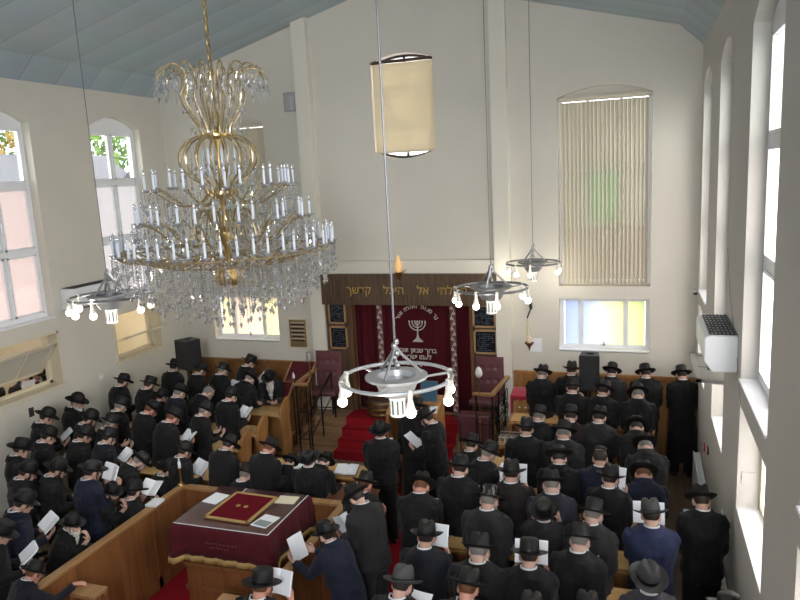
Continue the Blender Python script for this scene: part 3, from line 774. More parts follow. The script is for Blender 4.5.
# bookstands with burgundy tops (hatch side of platform)
def bookstand(loc, rz, w_, h, label):
    t = empty('bookstand', label, 'bookstand', loc, rz, 'burgundy-topped bookstands')
    b = MB(); b.box(-w_ / 2, w_ / 2, -.17, .17, 0, h - .12); b.box(-w_ / 2 - .02, w_ / 2 + .02, -.19, .19, 0, .08); b.build('cabinet', wood('bookstand_wood', (.10, .045, .018), (.2, .1, .045), 4, 'Z'), t, smooth=False, bevel=.006)
    b = MB(); a = R(38); c = (0, 0, h - .02)
    b.obox(c, (w_ / 2 + .03, 0, 0), (0, .26 * math.cos(a), .26 * math.sin(a)), (0, -.02 * math.sin(a), .02 * math.cos(a))); b.build('slanted_top', M_VELVET, t, smooth=False, bevel=.008)
    b = MB(); b.obox((0, -.26 * math.cos(a), h - .02 - .26 * math.sin(a) + .005), (w_ / 2 + .04, 0, 0), (0, .012, 0), (0, 0, .03))
    for s in (-1, 1): b.obox((s * (w_ / 2 + .03), 0, h - .0), (.012, 0, 0), (0, .26 * math.cos(a), .26 * math.sin(a)), (0, -.024 * math.sin(a), .024 * math.cos(a)))
    b.build('edge_strip', M_RAIL, t, smooth=False)
bookstand((-6.38, 12.05, 0), 0, .46, 1.42, 'taller bookstand with burgundy velvet slope against the wainscot below the plaque')
bookstand((-6.52, 11.45, 0), 0, .36, 1.18, 'shorter bookstand with burgundy velvet slope in front of the taller one')

# brass plaque, vent, hanging oil lamp with notice
t = empty('brass_plaque', 'tall brass name plaque with five dark lines on the wall beside the ark', 'plaque', (-6.585, 12.5, 2.10))
b = MB(); b.box(-.20, .20, -.02, 0, -.29, .29); b.build('plate', mat('plaque_brass', (.30, .21, .11), .4, .4, var=.2, vscale=10), t, smooth=False)
b = MB(); b.box(-.22, .22, -.03, 0, .285, .315); b.box(-.22, .22, -.03, 0, -.31, -.285); b.box(-.22, -.19, -.028, 0, -.3, .3); b.box(.19, .22, -.028, 0, -.3, .3); b.build('frame', M_CREAMPAINT, t, smooth=False)
for k in range(5):
    z = .19 - k * .083
    b = MB(); b.box(-.155, .155, -.025, -.019, z + .025, z + .04); b.build('divider', M_CREAMPAINT, t, smooth=False)
    b = MB(); rd = random.Random(k); xx = -.14
    while xx < .12:
        wd = rd.uniform(.02, .06); b.box(xx, min(xx + wd, .15), -.024, -.02, z - .02, z + .018); xx += wd + .008
    b.build('name_strip', mat('plaque_dark', (.02, .012, .01), .5), t, smooth=False)
t = empty('wall_vent', 'small square grey ventilation grille high beside the pilaster', 'vent', (-6.36, 12.5, 6.65))
b = MB(); b.box(-.155, .155, -.02, 0, -.18, .18); b.build('frame', mat('vent_grey', (.33, .32, .31), .6), t, smooth=False)
b = MB()
for k in range(9): b.box(-.13, .13, -.028, -.018, -.145 + k * .034, -.13 + k * .034)
b.box(-.03, .06, -.03, -.018, -.15, .1); b.build('louvres', mat('vent_light', (.45, .45, .46), .5), t, smooth=False)
t = empty('hanging_oil_lamp', 'small glass oil lamp hung by chains from a wall bracket beside the panelling', 'oil lamp', (-1.885, 12.5, 2.06))
b = MB(); b.tube([(.03, 0, .72), (.02, -.09, .62), (-.03, -.14, .47)], .014, 6); b.ball((.02, -.03, .66), .03, .03, .06); b.build('bracket', M_IRON, t)
b = MB()
for a in (0, 2.1, 4.2): b.tube([(-.03, -.14, .47), (.075 * math.cos(a), -.14 + .075 * math.sin(a), .06)], .004, 4)
b.build('chains', M_BRASS, t)
b = MB(); b.lathe([(.006, -.13), (.016, -.09), (.03, -.05), (.08, .01), (.085, .025), (.05, .02)], 16, (0, -.14, 0)); b.build('cup_holder', mat('copper_brown', (.25, .08, .04), .4, .6), t)
b = MB(); b.lathe([(.045, .02), (.055, .06), (.05, .13), (.02, .13)], 14, (0, -.14, 0)); b.build('glass_cup', mat('cream_glass', (.75, .66, .50), .3), t)
o = MB().box(-.11, .11, -.006, 0, -.13, .12).build('wall_notice', M_PAPER, smooth=False, loc=(-1.79, 12.498, 2.01)); tag(o, 'white paper notice on the wall behind the hanging oil lamp', 'notice')
t = empty('security_camera', 'small white dome camera high in the corner by the arched windows', 'camera', (.87, 12.42, 3.03))
b = MB(); b.lathe([(.045, -.02), (.05, 0), (.05, .03), (.02, .03)], 14); b.build('mount', M_WHITEPLASTIC, t)
b = MB(); b.ball((0, 0, -.03), .04); b.build('dome', M_DARKGRILLE, t)

# red-draped lectern by the panelling
t = empty('lectern', 'wooden lectern with crimson cloth draped over its top against front panelling', 'lectern', (-1.93, 11.95, 0))
b = MB(); b.prism([(-.16, 0), (.16, 0), (.16, 1.30), (-.16, 1.25)], -.17, .17, 'X'); b.build('body', M_PEW, t, smooth=False, bevel=.006)
b = MB(); n = 22; g = []
for side in range(2):
    for i in range(n + 1):
        x = -.21 + .42 * i / n
        prof_ = [(-.19, 1.17 + .012 * math.sin(i * 1.1)), (-.187, 1.245), (-.05, 1.275 + .008 * math.sin(i)), (.12, 1.305), (.20, 1.29)]
        g.append([(x, y + (0 if side else .0), z + .02) for y, z in prof_])
    break
b.add([p for r_ in g for p in r_], [(i * 5 + j, (i + 1) * 5 + j, (i + 1) * 5 + j + 1, i * 5 + j + 1) for i in range(n) for j in range(4)])
b.add([(-.215, y, z) for y, z in ((-.19, .62), (-.05, .60), (.05, .66), (.05, 1.29), (-.19, 1.26))] + [(-.195, y, z) for y, z in ((-.19, .62), (-.05, .70), (.05, .76), (.05, 1.29), (-.19, 1.26))], [(0, 1, 2, 3, 4), (9, 8, 7, 6, 5), (0, 5, 6, 1), (1, 6, 7, 2)])
o = b.build('cloth', M_REDCLOTH, t); o.modifiers.new('thick', 'SOLIDIFY').thickness = .012
for dx in (-.06, .05):
    b = MB(); b.ball((dx, -.165, 1.05), .018, .008, .018, 10, 6); b.build('white_knob', M_WHITEPLASTIC, t)

# ------------------------------------------------------------------ prayer stand (amud)
t = empty('prayer_stand', 'tall wooden prayer stand facing the ark at the foot of the red steps', 'prayer stand', (-3.42, 10.28, 0))
for s in (-1, 1):
    b = MB(); b.prism([(-.24, 0), (.24, 0), (.24, 1.62), (-.24, 1.42)], s * .40 - .025, s * .40 + .025, 'X'); b.build('side_panel', M_PEW, t, smooth=False, bevel=.005)
b = MB(); b.box(-.38, .38, .16, .20, 0, 1.45); b.build('front_panel', wood('stand_dark', (.12, .05, .02), (.22, .1, .04), 4, 'Z'), t, smooth=False)
b = MB(); b.obox((0, 0, 1.50), (.39, 0, 0), (0, .26, .10), (0, -.006, .016)); b.build('slanted_top', M_PEW, t, smooth=False)
b = MB(); b.box(-.38, .38, -.2, .16, .75, .78); b.build('shelf', M_PEW, t, smooth=False)
t = empty('book_rest', 'blue velvet covered book rest standing on top of the prayer stand', 'book rest', (-3.20, 10.33, 1.555))
b = MB(); b.obox((0, .03, .17), (.14, 0, 0), (0, .05, .16), (0, -.015, .005)); b.build('cushion', mat('blue_velvet', (.03, .09, .15), .75, sheen=.3), t, bevel=.01)
b = MB(); b.obox((0, -.02, .01), (.14, 0, 0), (0, .10, .02), (0, 0, .012)); b.build('foot', M_PEW, t, smooth=False)
def paper(loc, rz, sx, sy, label, m=None, tilt=(0, 0), group='loose papers'):
    o = MB().box(-sx / 2, sx / 2, -sy / 2, sy / 2, 0, .006).build('paper_sheet', m or M_PAPER, smooth=False, loc=loc)
    o.rotation_euler = (tilt[0], tilt[1], rz)
    return tag(o, label, 'paper', group)
paper((-3.08, 10.16, 1.487), .1, .13, .18, 'pale paper on the sloping top of the prayer stand', tilt=(R(21), 0))
o = MB().box(-.05, .05, -.05, .05, 0, .007).build('paper_slip', mat('pink_paper', (.75, .25, .22), .8), smooth=False, loc=(-3.1, 10.04, 1.44)); o.rotation_euler = (R(21), 0, .1); tag(o, 'small pink slip at the lower edge of the prayer stand', 'paper')
t = empty('drum_stool', 'dark wooden drum with brass bands on the carpeted platform before the curtain', 'drum', (-4.75, 12.25, .588))
b = MB(); b.lathe([(.26, 0), (.28, .03), (.28, .30), (.26, .33), (.02, .34)], 24); b.build('drum', wood('drum_wood', (.05, .025, .01), (.12, .06, .03)), t)
for z in (.06, .16, .27):
    b = MB(); b.lathe([(.284, z - .018), (.29, z), (.284, z + .018)], 24, cap=False); b.build('brass_band', M_BRASS, t)
t = empty('microphone_stand', 'thin black microphone stand on the red carpet beside the prayer stand', 'microphone stand', (-2.62, 10.05, 0))
b = MB(); b.lathe([(.13, 0), (.13, .012), (.02, .03)], 18); b.build('base', M_IRON, t)
b = MB(); b.tube([(0, 0, .02), (0, 0, 1.35)], .010, 6); b.build('pole', M_IRON, t)
b = MB(); b.tube([(0, 0, 1.35), (-.12, .08, 1.42)], .008, 6); b.ball((-.13, .085, 1.425), .025, .03, .025); b.build('microphone', M_IRON, t)

# ------------------------------------------------------------------ pews
def make_pew(name, x0, x1, y, label, group, zl=.95, ends=True, endw=.05):
    t = empty(name, label, 'pew', ((x0 + x1) / 2, y, 0), group=group); hw = (x1 - x0) / 2
    b = MB(); b.box(-hw, hw, .10, .135, .08, zl - .03); b.build('back_panel', M_PEW, t, smooth=False)
    b = MB(); b.obox((0, -.02, zl), (hw, 0, 0), (0, .155, .035), (0, -.004, .014)); b.build('book_ledge', M_LEDGE, t, smooth=False, bevel=.004)
    b = MB(); b.box(-hw, hw, -.175, -.158, zl - .06, zl - .0); b.build('ledge_lip', M_PEW, t, smooth=False)
    b = MB(); b.box(-hw, hw, .135, .40, .42, .455); b.build('seat', M_PEW, t, smooth=False, bevel=.006)
    for s in ((-1, 1) if ends else ()):
        b = MB(); b.prism([(-.17, 0), (.36, 0), (.40, .44), (.20, .55), (.16, zl - .02), (.13, zl + .05), (-.16, zl - .02), (-.18, zl - .06), (-.10, .6)], s * hw - endw / 2, s * hw + endw / 2, 'X'); b.build('end_panel', M_PEW, t, smooth=False, bevel=.006)
    return t
for i, y in enumerate((11.52, 10.42, 9.60, 8.86, 8.06, 7.28, 6.56, 5.62)):
    make_pew('pew', -2.08, .22, y, ('pine pew with sloping book ledge in the radiator-wall block, ' + ('front row, just behind the loudspeaker', 'second row with wire tray', 'third row from the ark', 'fourth row from the ark', 'fifth row from the ark', 'sixth row from the ark', 'seventh row from the ark', 'row lowest in view')[i]), 'pews in the radiator-wall block')
# pews of the hatch-wall block: tall shaped ends show
def pew_end_row(x0, x1, y, label):
    t = empty('pew', label, 'pew', ((x0 + x1) / 2, y, 0), group='pews in the hatch-wall block'); hw = (x1 - x0) / 2
    b = MB(); b.box(-hw, hw, .06, .095, .08, .98); b.build('back_panel', M_PEW, t, smooth=False)
    b = MB(); b.obox((0, -.06, .97), (hw, 0, 0), (0, .15, .035), (0, -.004, .014)); b.build('book_ledge', M_LEDGE, t, smooth=False)
    b = MB(); b.prism([(-.20, 0), (.12, 0), (.17, .45), (.13, .8), (.19, 1.12), (.12, 1.22), (-.02, 1.16), (-.17, 1.02), (-.22, .9), (-.12, .5)], hw - .03, hw + .03, 'X'); b.build('end_panel', M_PEW, t, smooth=False, bevel=.01)
    b = MB(); b.box(-hw, hw, .095, .36, .42, .455); b.build('seat', M_PEW, t, smooth=False)
pew_end_row(-9.1, -6.22, 11.02, 'front pine pew of the hatch-wall block, its shaped end by the white-bearded man')
pew_end_row(-9.1, -6.12, 10.02, 'second pine pew of the hatch-wall block with a shaped end board')
pew_end_row(-9.1, -6.05, 9.35, 'third pine pew of the hatch-wall block with a shaped end board')
pew_end_row(-7.6, -5.80, 8.30, 'pine pew with shaped end board just behind the candle lamp post')
make_pew('pew', -5.5, -3.42, 8.88, 'pine pew with pale ledge of papers between the enclosure and the ark steps', 'pews near the enclosure', .92)

# things on the ledges
t = empty('wire_tray', 'grey wire tray of glassware on the second pew ledge near the steps', 'tray', (-1.86, 10.42, .972))
b = MB()
for z in (.0, .09):
    b.tube([(-.22, -.13, z), (.22, -.13, z), (.22, .13, z), (-.22, .13, z)], .007, 6, closed=True)
for k in range(8):
    x = -.22 + .44 * k / 7; b.tube([(x, -.13, .09), (x, -.13, 0), (x, .13, 0), (x, .13, .09)], .004, 4)
b.build('wire_frame', M_STEEL, t)
for k in range(10):
    b = MB(); x = -.17 + .085 * (k % 5); y = -.055 + .11 * (k // 5); b.lathe([(.025, .005), (.034, .07), (.030, .07), (.022, .012)], 10, (x, y, 0), cap=False); b.build('glass', mat('tumbler_glass', (.35, .38, .40), .1, .3), t)
rd = random.Random(3)
def booklet(loc, rz, label, closed=True, m=None, s=1.0):
    t = empty('prayer_book', label, 'book', loc, rz, 'prayer books on ledges')
    b = MB(); b.box(-.075 * s, .075 * s, -.105 * s, .105 * s, 0, .004); b.box(-.075 * s, .075 * s, -.105 * s, .105 * s, .024, .028); b.box(-.078 * s, -.072 * s, -.105 * s, .105 * s, 0, .028); b.build('cover', m or M_BOOKCOVER, t, smooth=False)
    b = MB(); b.box(-.071 * s, .071 * s, -.10 * s, .10 * s, .0045, .0235); b.build('pages', M_PAPER, t, smooth=False)
    return t
def open_book(loc, rot, label, group, s=1.0, cover=None, name='open_prayer_book'):
    t = empty(name, label, 'book', loc, 0, group); t.rotation_euler = rot; t.scale = (s, s, s)
    for sg in (-1, 1):
        b = MB(); n = 7; top = []; bot = []
        for i in range(n):
            x = .142 * i / (n - 1); z = .012 + .022 * math.sin(min(1, x / .05) * math.pi / 2) * (1 - x / .25)
            top.append((sg * x, z)); bot.append((sg * x, .004))
        b.prism(top + bot[::-1], -.10, .10, 'Y'); b.build('pages', M_PAPER, t, angle=60)
    b = MB(); b.box(-.148, .148, -.106, .106, -.002, .004); b.build('cover', cover or M_BOOKCOVER, t, smooth=False)
    return t
for i, (x, y, z, lab) in enumerate(((-4.05, 8.86, .945, 'open book with wide pages on the pale ledge by the tissue box'), (-4.72, 8.86, .945, 'open book on the pale ledge in front of the square-hatted man'))):
    open_book((x, y, z), (R(13), 0, .1), lab, 'open books on ledges', 1.15)
t = empty('tissue_box', 'white tissue box on the desk corner beside the red aisle', 'tissue box', (-3.62, 8.28, .93))
b = MB(); b.box(-.06, .06, -.06, .06, 0, .09); b.build('carton', M_PAPER, t, smooth=False, bevel=.004)
b = MB(); b.lathe([(.03, .088), (.035, .12), (.015, .15), (.003, .17)], 8); b.build('tissue', M_PAPER, t)
t = empty('water_bottle', 'small clear-white bottle standing next to the tissue box', 'bottle', (-3.50, 8.22, .93))
b = MB(); b.lathe([(.028, 0), (.03, .01), (.03, .13), (.012, .17), (.012, .19)], 12); b.build('bottle_body', mat('cloudy_plastic', (.62, .64, .62), .25), t)
b = MB(); b.lathe([(.014, .188), (.014, .21)], 10); b.build('cap', M_WHITEPLASTIC, t)
t = empty('reading_desk', 'brown wooden reading desk with papers behind the enclosure corner', 'desk', (-3.66, 8.16, 0))
b = MB(); b.box(-.36, .30, -.24, .24, .90, .93); b.build('desk_top', wood('desk_brown', (.12, .05, .025), (.22, .1, .05), 4, 'X'), t, smooth=False)
for sx in (-.32, .26):
    for sy in (-.2, .2):
        b = MB(); b.box(sx - .02, sx + .02, sy - .02, sy + .02, 0, .90); b.build('leg', M_PEW, t, smooth=False)
for i, (x, y) in enumerate(((-.25, 11.5), (.02, 9.58), (-.70, 10.40), (-1.25, 8.04))):
    booklet((x, y - .03, .968), rd.uniform(-.3, .3), ('closed dark prayer book on the front ledge beside the grey-haired flat-hatted man', 'closed dark prayer book on third ledge at aisle end', 'closed dark prayer book on second ledge behind the loudspeaker', 'closed dark prayer book on fifth ledge')[i]).rotation_euler.x = R(12)

# ------------------------------------------------------------------ bimah: enclosure, table, cloth
PT = 1.13
def partition(label, pts):
    t = empty('enclosure_partition', label, 'partition', (pts[0][0], pts[0][1], 0), group='wooden enclosure around the table')
    (xa, ya), (xb, yb) = pts; d = np.array((xb - xa, yb - ya, 0)); L = np.linalg.norm(d); u = d / L; nr = np.array((-u[1], u[0], 0))
    b = MB(); b.obox(d / 2 + (0, 0, PT / 2 - .02), u * L / 2, nr * .022, (0, 0, PT / 2 - .02)); b.build('panel', M_PARTITION, t, smooth=False)
    b = MB(); b.obox(d / 2 + (0, 0, PT - .02), u * (L / 2 + .03), nr * .055, (0, 0, .022)); b.build('cap_rail', M_RAIL, t, smooth=False, bevel=.008)
    b = MB(); b.obox(d / 2 + (0, 0, .08), u * L / 2, nr * .032, (0, 0, .08)); b.build('skirting', M_PARTITION, t, smooth=False)
    k = int(L / .62)
    for i in range(k + 1):
        b = MB(); b.obox(u * (L * i / k) + (0, 0, PT / 2), u * .035, nr * .032, (0, 0, PT / 2)); b.build('post', M_PARTITION, t, smooth=False)
    return t
partition('long wooden enclosure side running towards the hatch-wall crowd, men leaning on it', [(-5.92, 7.50), (-5.92, 4.3)])
partition('wooden enclosure side behind the velvet-covered table', [(-5.88, 7.53), (-3.50, 7.53)])
partition('wooden enclosure side by the red aisle with a navy-coated man leaning on it', [(-3.50, 7.50), (-3.50, 5.25)])
o = MB().box(-5.88, -3.54, 3.0, 7.48, 0, .012).build('enclosure_carpet', M_CARPET, smooth=False); tag(o, 'red carpet inside the wooden enclosure under the table', 'carpet')

t = empty('reading_table', 'large table with brown wooden base inside the enclosure under burgundy cloths', 'table', (-4.57, 6.88, 0))
b = MB(); b.box(-.55, .55, -.46, .46, .012, 1.185); b.build('base', M_PARTITION, t, smooth=False)
for z in (.12, .42, .72, 1.0):
    b = MB(); b.box(-.57, .57, -.49, -.46, z - .03, z + .03); b.build('moulding', M_PARTITION, t, smooth=False, bevel=.008)
b = MB(); b.box(-.635, .635, -.51, .52, 1.185, 1.232); b.build('table_top', M_PEW, t, smooth=False)
# hanging velvet cloth with fringe
HW, HY0, HY1, ZT = .645, -.52, .53, 1.240
def cloth(hem):
    n = 40; per = []
    def side(a, c, k):
        return [(a[0] + (c[0] - a[0]) * i / k, a[1] + (c[1] - a[1]) * i / k) for i in range(k)]
    per = side((-HW, HY0), (HW, HY0), 44) + side((HW, HY0), (HW, HY1), 30) + side((HW, HY1), (-HW, HY1), 44) + side((-HW, HY1), (-HW, HY0), 30)
    return per
per = cloth(0); N = len(per)
def ring(z, out, amp):
    r_ = []
    for i, (x, y) in enumerate(per):
        cx = max(0, abs(x) - HW + .06) ; e = amp * math.sin(i * .85) + amp * .6 * math.sin(i * 2.1 + 1)
        nx = (1 if x >= HW - 1e-6 else (-1 if x <= -HW + 1e-6 else 0)); ny = (-1 if y <= HY0 + 1e-6 else (1 if y >= HY1 - 1e-6 else 0))
        l = math.hypot(nx, ny) or 1
        corner = min(math.hypot(abs(x) - HW, y - HY0), math.hypot(abs(x) - HW, y - HY1))
        flare = out * (1 + 1.3 * math.exp(-(corner / .09) ** 2))
        r_.append((x + nx / l * (flare + e), y + ny / l * (flare + e), z - .05 * math.exp(-(corner / .12) ** 2) * (1 if z < 1 else 0)))
    return r_
b = MB()
b.rings([ring(ZT, 0, 0), ring(ZT - .02, .012, 0), ring(ZT - .12, .016, .004), ring(ZT - .25, .022, .007), ring(ZT - .36, .028, .010)], cap=False)
b.add(ring(ZT, 0, 0), [tuple(range(N))])
o = b.build('table_cloth', M_VELVET, None, angle=50, loc=(-4.57, 6.88, 0)); o.modifiers.new('thick', 'SOLIDIFY').thickness = .006
tag(o, 'burgundy velvet cloth hanging over the big table with gold fringe', 'tablecloth'); tc_ = o
b = MB(); b.rings([ring(ZT - .35, .034, .010), ring(ZT - .42, .038, .014)], cap=False); pass
o2 = b.build('gold_fringe', M_FRINGE, tc_, angle=60); o2.modifiers.new('thick', 'SOLIDIFY').thickness = .01
b = MB(); rd2 = random.Random(5)
for row in range(2):
    xx = -.18 + .05 * row
    while xx < (.22 if row == 0 else .12):
        wd = rd2.uniform(.02, .04); b.box(xx, xx + wd * .75, HY0 - .030, HY0 - .020, 1.06 - row * .05, 1.08 - row * .05); xx += wd + .01
b.build('embroidered_lettering', mat('faded_thread', (.13, .035, .03), .8), tc_, smooth=False)
# clear plastic sheet on top
o = MB().box(-.638, .638, -.512, .522, 0, .004).build('plastic_cover', mixmat('clear_plastic', [('ShaderNodeBsdfTransparent', {'Color': (.97, .97, .97, 1)}, .78), ('ShaderNodeBsdfGlossy', {'Roughness': .16}, .22)]), smooth=False, loc=(-4.57, 6.88, 1.244)); tag(o, 'clear glossy plastic sheet laid over the burgundy table top', 'plastic sheet')
for k, (a, c) in enumerate((((-.63, -.505), (.63, -.505)), ((.63, -.505), (.63, .515)), ((-.25, .515), (-.25, .25)))):
    b = MB(); b.tube([(a[0], a[1], .006), (c[0], c[1], .006)], .006, 5); b.build('edge_crease', M_WHITEPLASTIC, o)
# gold bordered mantle
t = empty('table_mantle', 'dark red velvet mantle with gold border lying in middle of the plastic-covered table', 'mantle', (-4.585, 6.90, 1.249), R(-2))
b = MB(); b.box(-.28, .28, -.33, .31, 0, .022); b.build('velvet', mat('mantle_velvet', (.12, .005, .012), .9, spec=.1, var=.2, vscale=20), t, bevel=.008)
b = MB()
for q in ((-.31, -.27, -.36, .34), (.27, .31, -.36, .34), (-.31, .31, -.36, -.32), (-.31, .31, .30, .34)): b.box(q[0], q[1], q[2], q[3], .004, .028)
b.build('gold_border', M_FRINGE, t, smooth=False, bevel=.006)
for dx in (-.055, .055):
    b = MB(); b.lathe([(.03, .022), (.032, .026), (.022, .032)], 5, (dx, .0, 0)); b.build('crown_emblem', M_GOLD, t)
t_ = 1.2485
paper((-5.06, 7.05, t_), R(-8), .22, .27, 'white sheet on the table corner nearest the candle lamp', M_PAPER)
paper((-4.14, 7.22, t_), R(4), .26, .20, 'cream sheet on the table corner nearest the ark', M_CREAMPAPER)
paper((-4.13, 6.66, t_), R(-10), .22, .28, 'white and grey printed sheet near the table corner by the navy-coated man', M_PAPER)
o = MB().box(-.09, .09, -.06, .06, 0, .004).build('photo_card', mat('grey_card', (.26, .30, .32), .6), smooth=False, loc=(-4.13, 6.60, 1.256)); o.rotation_euler.z = R(-10); tag(o, 'small grey card lying on the printed sheet', 'card')
# candle lamp on the corner post
t = empty('candle_lamp', 'brass electric candle with white tube standing on the enclosure corner post', 'candle lamp', (-5.93, 7.52, PT + .002))
b = MB(); b.lathe([(.055, 0), (.05, .02), (.016, .04), (.014, .22), (.026, .24), (.026, .25)], 14); b.build('stand', M_BRASS, t)
b = MB(); b.lathe([(.02, .25), (.02, .33), (.017, .335)], 12); b.build('candle_tube', M_PAPER, t)
b = MB(); b.lathe([(.008, .335), (.014, .36), (.004, .40)], 10); b.build('bulb', M_WHITEPLASTIC, t)
o = booklet((-5.92, 6.95, PT + .004), R(3), 'closed white-edged book lying on the enclosure rail before the bowed men', m=M_WHITEPLASTIC)
# bench, chair and shelf inside the enclosure
t = empty('side_bench', 'small wooden side bench with flat top inside enclosure beside its long side', 'bench', (-5.64, 5.42, 0))
b = MB(); b.box(-.17, .17, -.11, .11, .86, .90); b.build('bench_top', M_RAIL, t, smooth=False, bevel=.006)
for sx in (-.14, .14):
    for sy in (-.08, .08):
        b = MB(); b.box(sx - .025, sx + .025, sy - .025, sy + .025, .012, .86); b.build('leg', M_PARTITION, t, smooth=False)
b = MB(); b.box(-.13, .13, -.015, .015, .35, .40); b.obox((0, 0, .6), (.14, 0, .2), (0, .012, 0), (.02, 0, -.015)); b.build('brace', M_PARTITION, t, smooth=False)
t = empty('padded_chair', 'black padded chair at the lower edge inside the enclosure', 'chair', (-5.18, 5.28, .0))
b = MB(); b.box(-.2, .2, -.2, .2, .58, .66); b.build('seat', M_BLACKPLASTIC, t, bevel=.03)
for sx in (-.17, .17):
    for sy in (-.17, .17):
        b = MB(); b.tube([(sx, sy, .012), (sx, sy, .58)], .014, 6); b.build('leg', M_IRON, t)
t = empty('low_shelf', 'low wooden shelf inside the enclosure below the velvet cloth corner', 'shelf', (-3.92, 5.62, 0))
b = MB(); b.box(-.26, .22, -.16, .16, .84, .875); b.build('shelf_top', M_RAIL, t, smooth=False, bevel=.006)
for sx in (-.24, .20):
    b = MB(); b.box(sx - .02, sx + .02, -.15, .15, .012, .84); b.build('side_panel', M_PARTITION, t, smooth=False)

# ------------------------------------------------------------------ loudspeakers
def speaker(loc, rz, z, w_, d_, h, label):
    t = empty('loudspeaker', label, 'loudspeaker', loc, rz, 'loudspeakers on stands')
    b = MB(); b.prism([(-w_ / 2, -d_ / 2), (w_ / 2, -d_ / 2), (w_ / 2 * .8, d_ / 2), (-w_ / 2 * .8, d_ / 2)], z, z + h, 'Z'); b.build('cabinet', M_BLACKPLASTIC, t, smooth=False, bevel=.012)
    b = MB(); b.box(-w_ / 2 + .02, w_ / 2 - .02, -d_ / 2 - .008, -d_ / 2 + .004, z + .03, z + h - .03); b.build('grille', M_GRILLE, t, smooth=False)
    b = MB(); b.box(-.06, .06, -.02, .02, z + h - .004, z + h + .02); b.build('handle', M_BLACKPLASTIC, t, smooth=False)
    b = MB(); b.tube([(0, 0, .02), (0, 0, z + .02)], .018, 8); b.build('pole', M_IRON, t)
    for k in range(3):
        a = k * 2.094 + .5; b = MB(); b.tube([(0, 0, .55), (.38 * math.cos(a), .38 * math.sin(a), .012)], .012, 6); b.build('leg', M_IRON, t)
speaker((-8.13, 10.95, 0), R(-22), 1.74, .40, .34, .56, 'black loudspeaker on a stand near the hatch wall corner')
speaker((-.78, 11.62, 0), R(0), 1.51, .33, .30, .60, 'black loudspeaker on a stand under the pale blue pane')

# ------------------------------------------------------------------ air conditioners, radiators, hatches
def aircon(loc, sgn, L, label):
    """wall unit, length along y from the near end; sgn = direction into the room"""
    t = empty('air_conditioner', label, 'air conditioner', loc, group='wall air conditioners')
    D, H = .30, .36
    pf = [(0, 0), (sgn * D * .75, 0), (sgn * D, .10), (sgn * D, H - .03), (sgn * (D - .04), H), (0, H)]
    b = MB(); b.prism(pf, .05, L - .05, 'Y'); b.build('casing', M_WHITEPLASTIC, t, smooth=False, bevel=.01)
    for y0, y1 in ((0, .05), (L - .05, L)):
        b = MB(); b.prism([(p[0] * 1.02, p[1] + (.004 if p[1] > 0 else -.004)) for p in pf], y0, y1, 'Y'); b.build('end_cap', M_WHITEPLASTIC, t, smooth=False, bevel=.016)
    b = MB()
    for k in range(7): x = sgn * (.02 + k * .036); b.box(min(x, x + sgn * .018), max(x, x + sgn * .018), .06, L - .06, H + .001, H + .012)
    for k in range(9): y = .08 + k * (L - .16) / 8; b.box(min(0, sgn * .25), max(0, sgn * .25), y - .006, y + .006, H, H + .010)
    b.build('top_grille', M_DARKGRILLE, t, smooth=False)
    b = MB(); b.box(*sorted((sgn * .10, sgn * .26)), .08, L - .08, -.006, .012); b.build('air_outlet', M_DARKGRILLE, t, smooth=False)
    return t
aircon((XR, 7.28, 3.10), -1, 1.08, 'white wall air conditioner with dark top grille between tall arched windows, over the tilted sash')
aircon((XL, 9.26, 3.18), 1, 1.10, 'long white air conditioner under the arched windows on the hatch wall')
def radiator(loc, L, label):
    t = empty('radiator', label, 'radiator', loc, group='wall radiators')
    b = MB()
    n = int(L / .055)
    for k in range(n):
        y = k * L / n; b.box(-.115, -.095, y + .006, y + L / n - .006, .18, .76)
    b.box(-.105, -.035, 0, L, .2, .74); b.build('panel', M_WHITEPLASTIC, t, smooth=False)
    b = MB()
    for k in range(int(L / .04)): b.box(-.10, -.03, k * .04, k * .04 + .012, .752, .768)
    b.box(-.117, -.105, 0, L, .75, .775); b.box(-.035, -.023, 0, L, .75, .775); b.build('top_grille', M_WHITEPLASTIC, t, smooth=False)
    b = MB(); b.box(-.03, 0, .2, .25, .3, .7); b.box(-.03, 0, L - .25, L - .2, .3, .7); b.build('bracket', M_WHITEPLASTIC, t, smooth=False)
    b = MB(); b.tube([(-.06, -.03, 0), (-.06, -.03, .26), (-.06, .02, .26)], .011, 6); b.build('pipe', M_WHITEPLASTIC, t)
radiator((XR, 8.95, 0), 2.1, 'long white panel radiator behind the man standing in the side aisle')
radiator((XR, 5.9, 0), 1.95, 'white panel radiator near the round fur hat at the lower edge')
def sash(loc, rot, L, H, label, m, gl):
    t = empty('tilted_window_sash', label, 'window sash', loc, group='open tilted sashes'); t.rotation_euler = rot
    b = MB(); f = .06
    b.box(-.02, .02, 0, f, 0, H); b.box(-.02, .02, L - f, L, 0, H); b.box(-.02, .02, 0, L, 0, f); b.box(-.02, .02, 0, L, H - f, H); b.box(-.018, .018, L / 2 - .02, L / 2 + .02, 0, H)
    b.build('sash_frame', m, t, smooth=False)
    g = MB(); g.box(-.004, .004, f - .01, L - f + .01, f - .01, H - f + .01); g.build('pane', gl, t, smooth=False)
    return t
M_WIRED = mixmat('greyish_wired_glass', [('ShaderNodeBsdfTransparent', {'Color': (.7, .72, .7, 1)}, .22), ('ShaderNodeBsdfDiffuse', {'Color': (.70, .69, .63, 1)}, .63), ('ShaderNodeBsdfGlossy', {'Roughness': .1}, .15)])
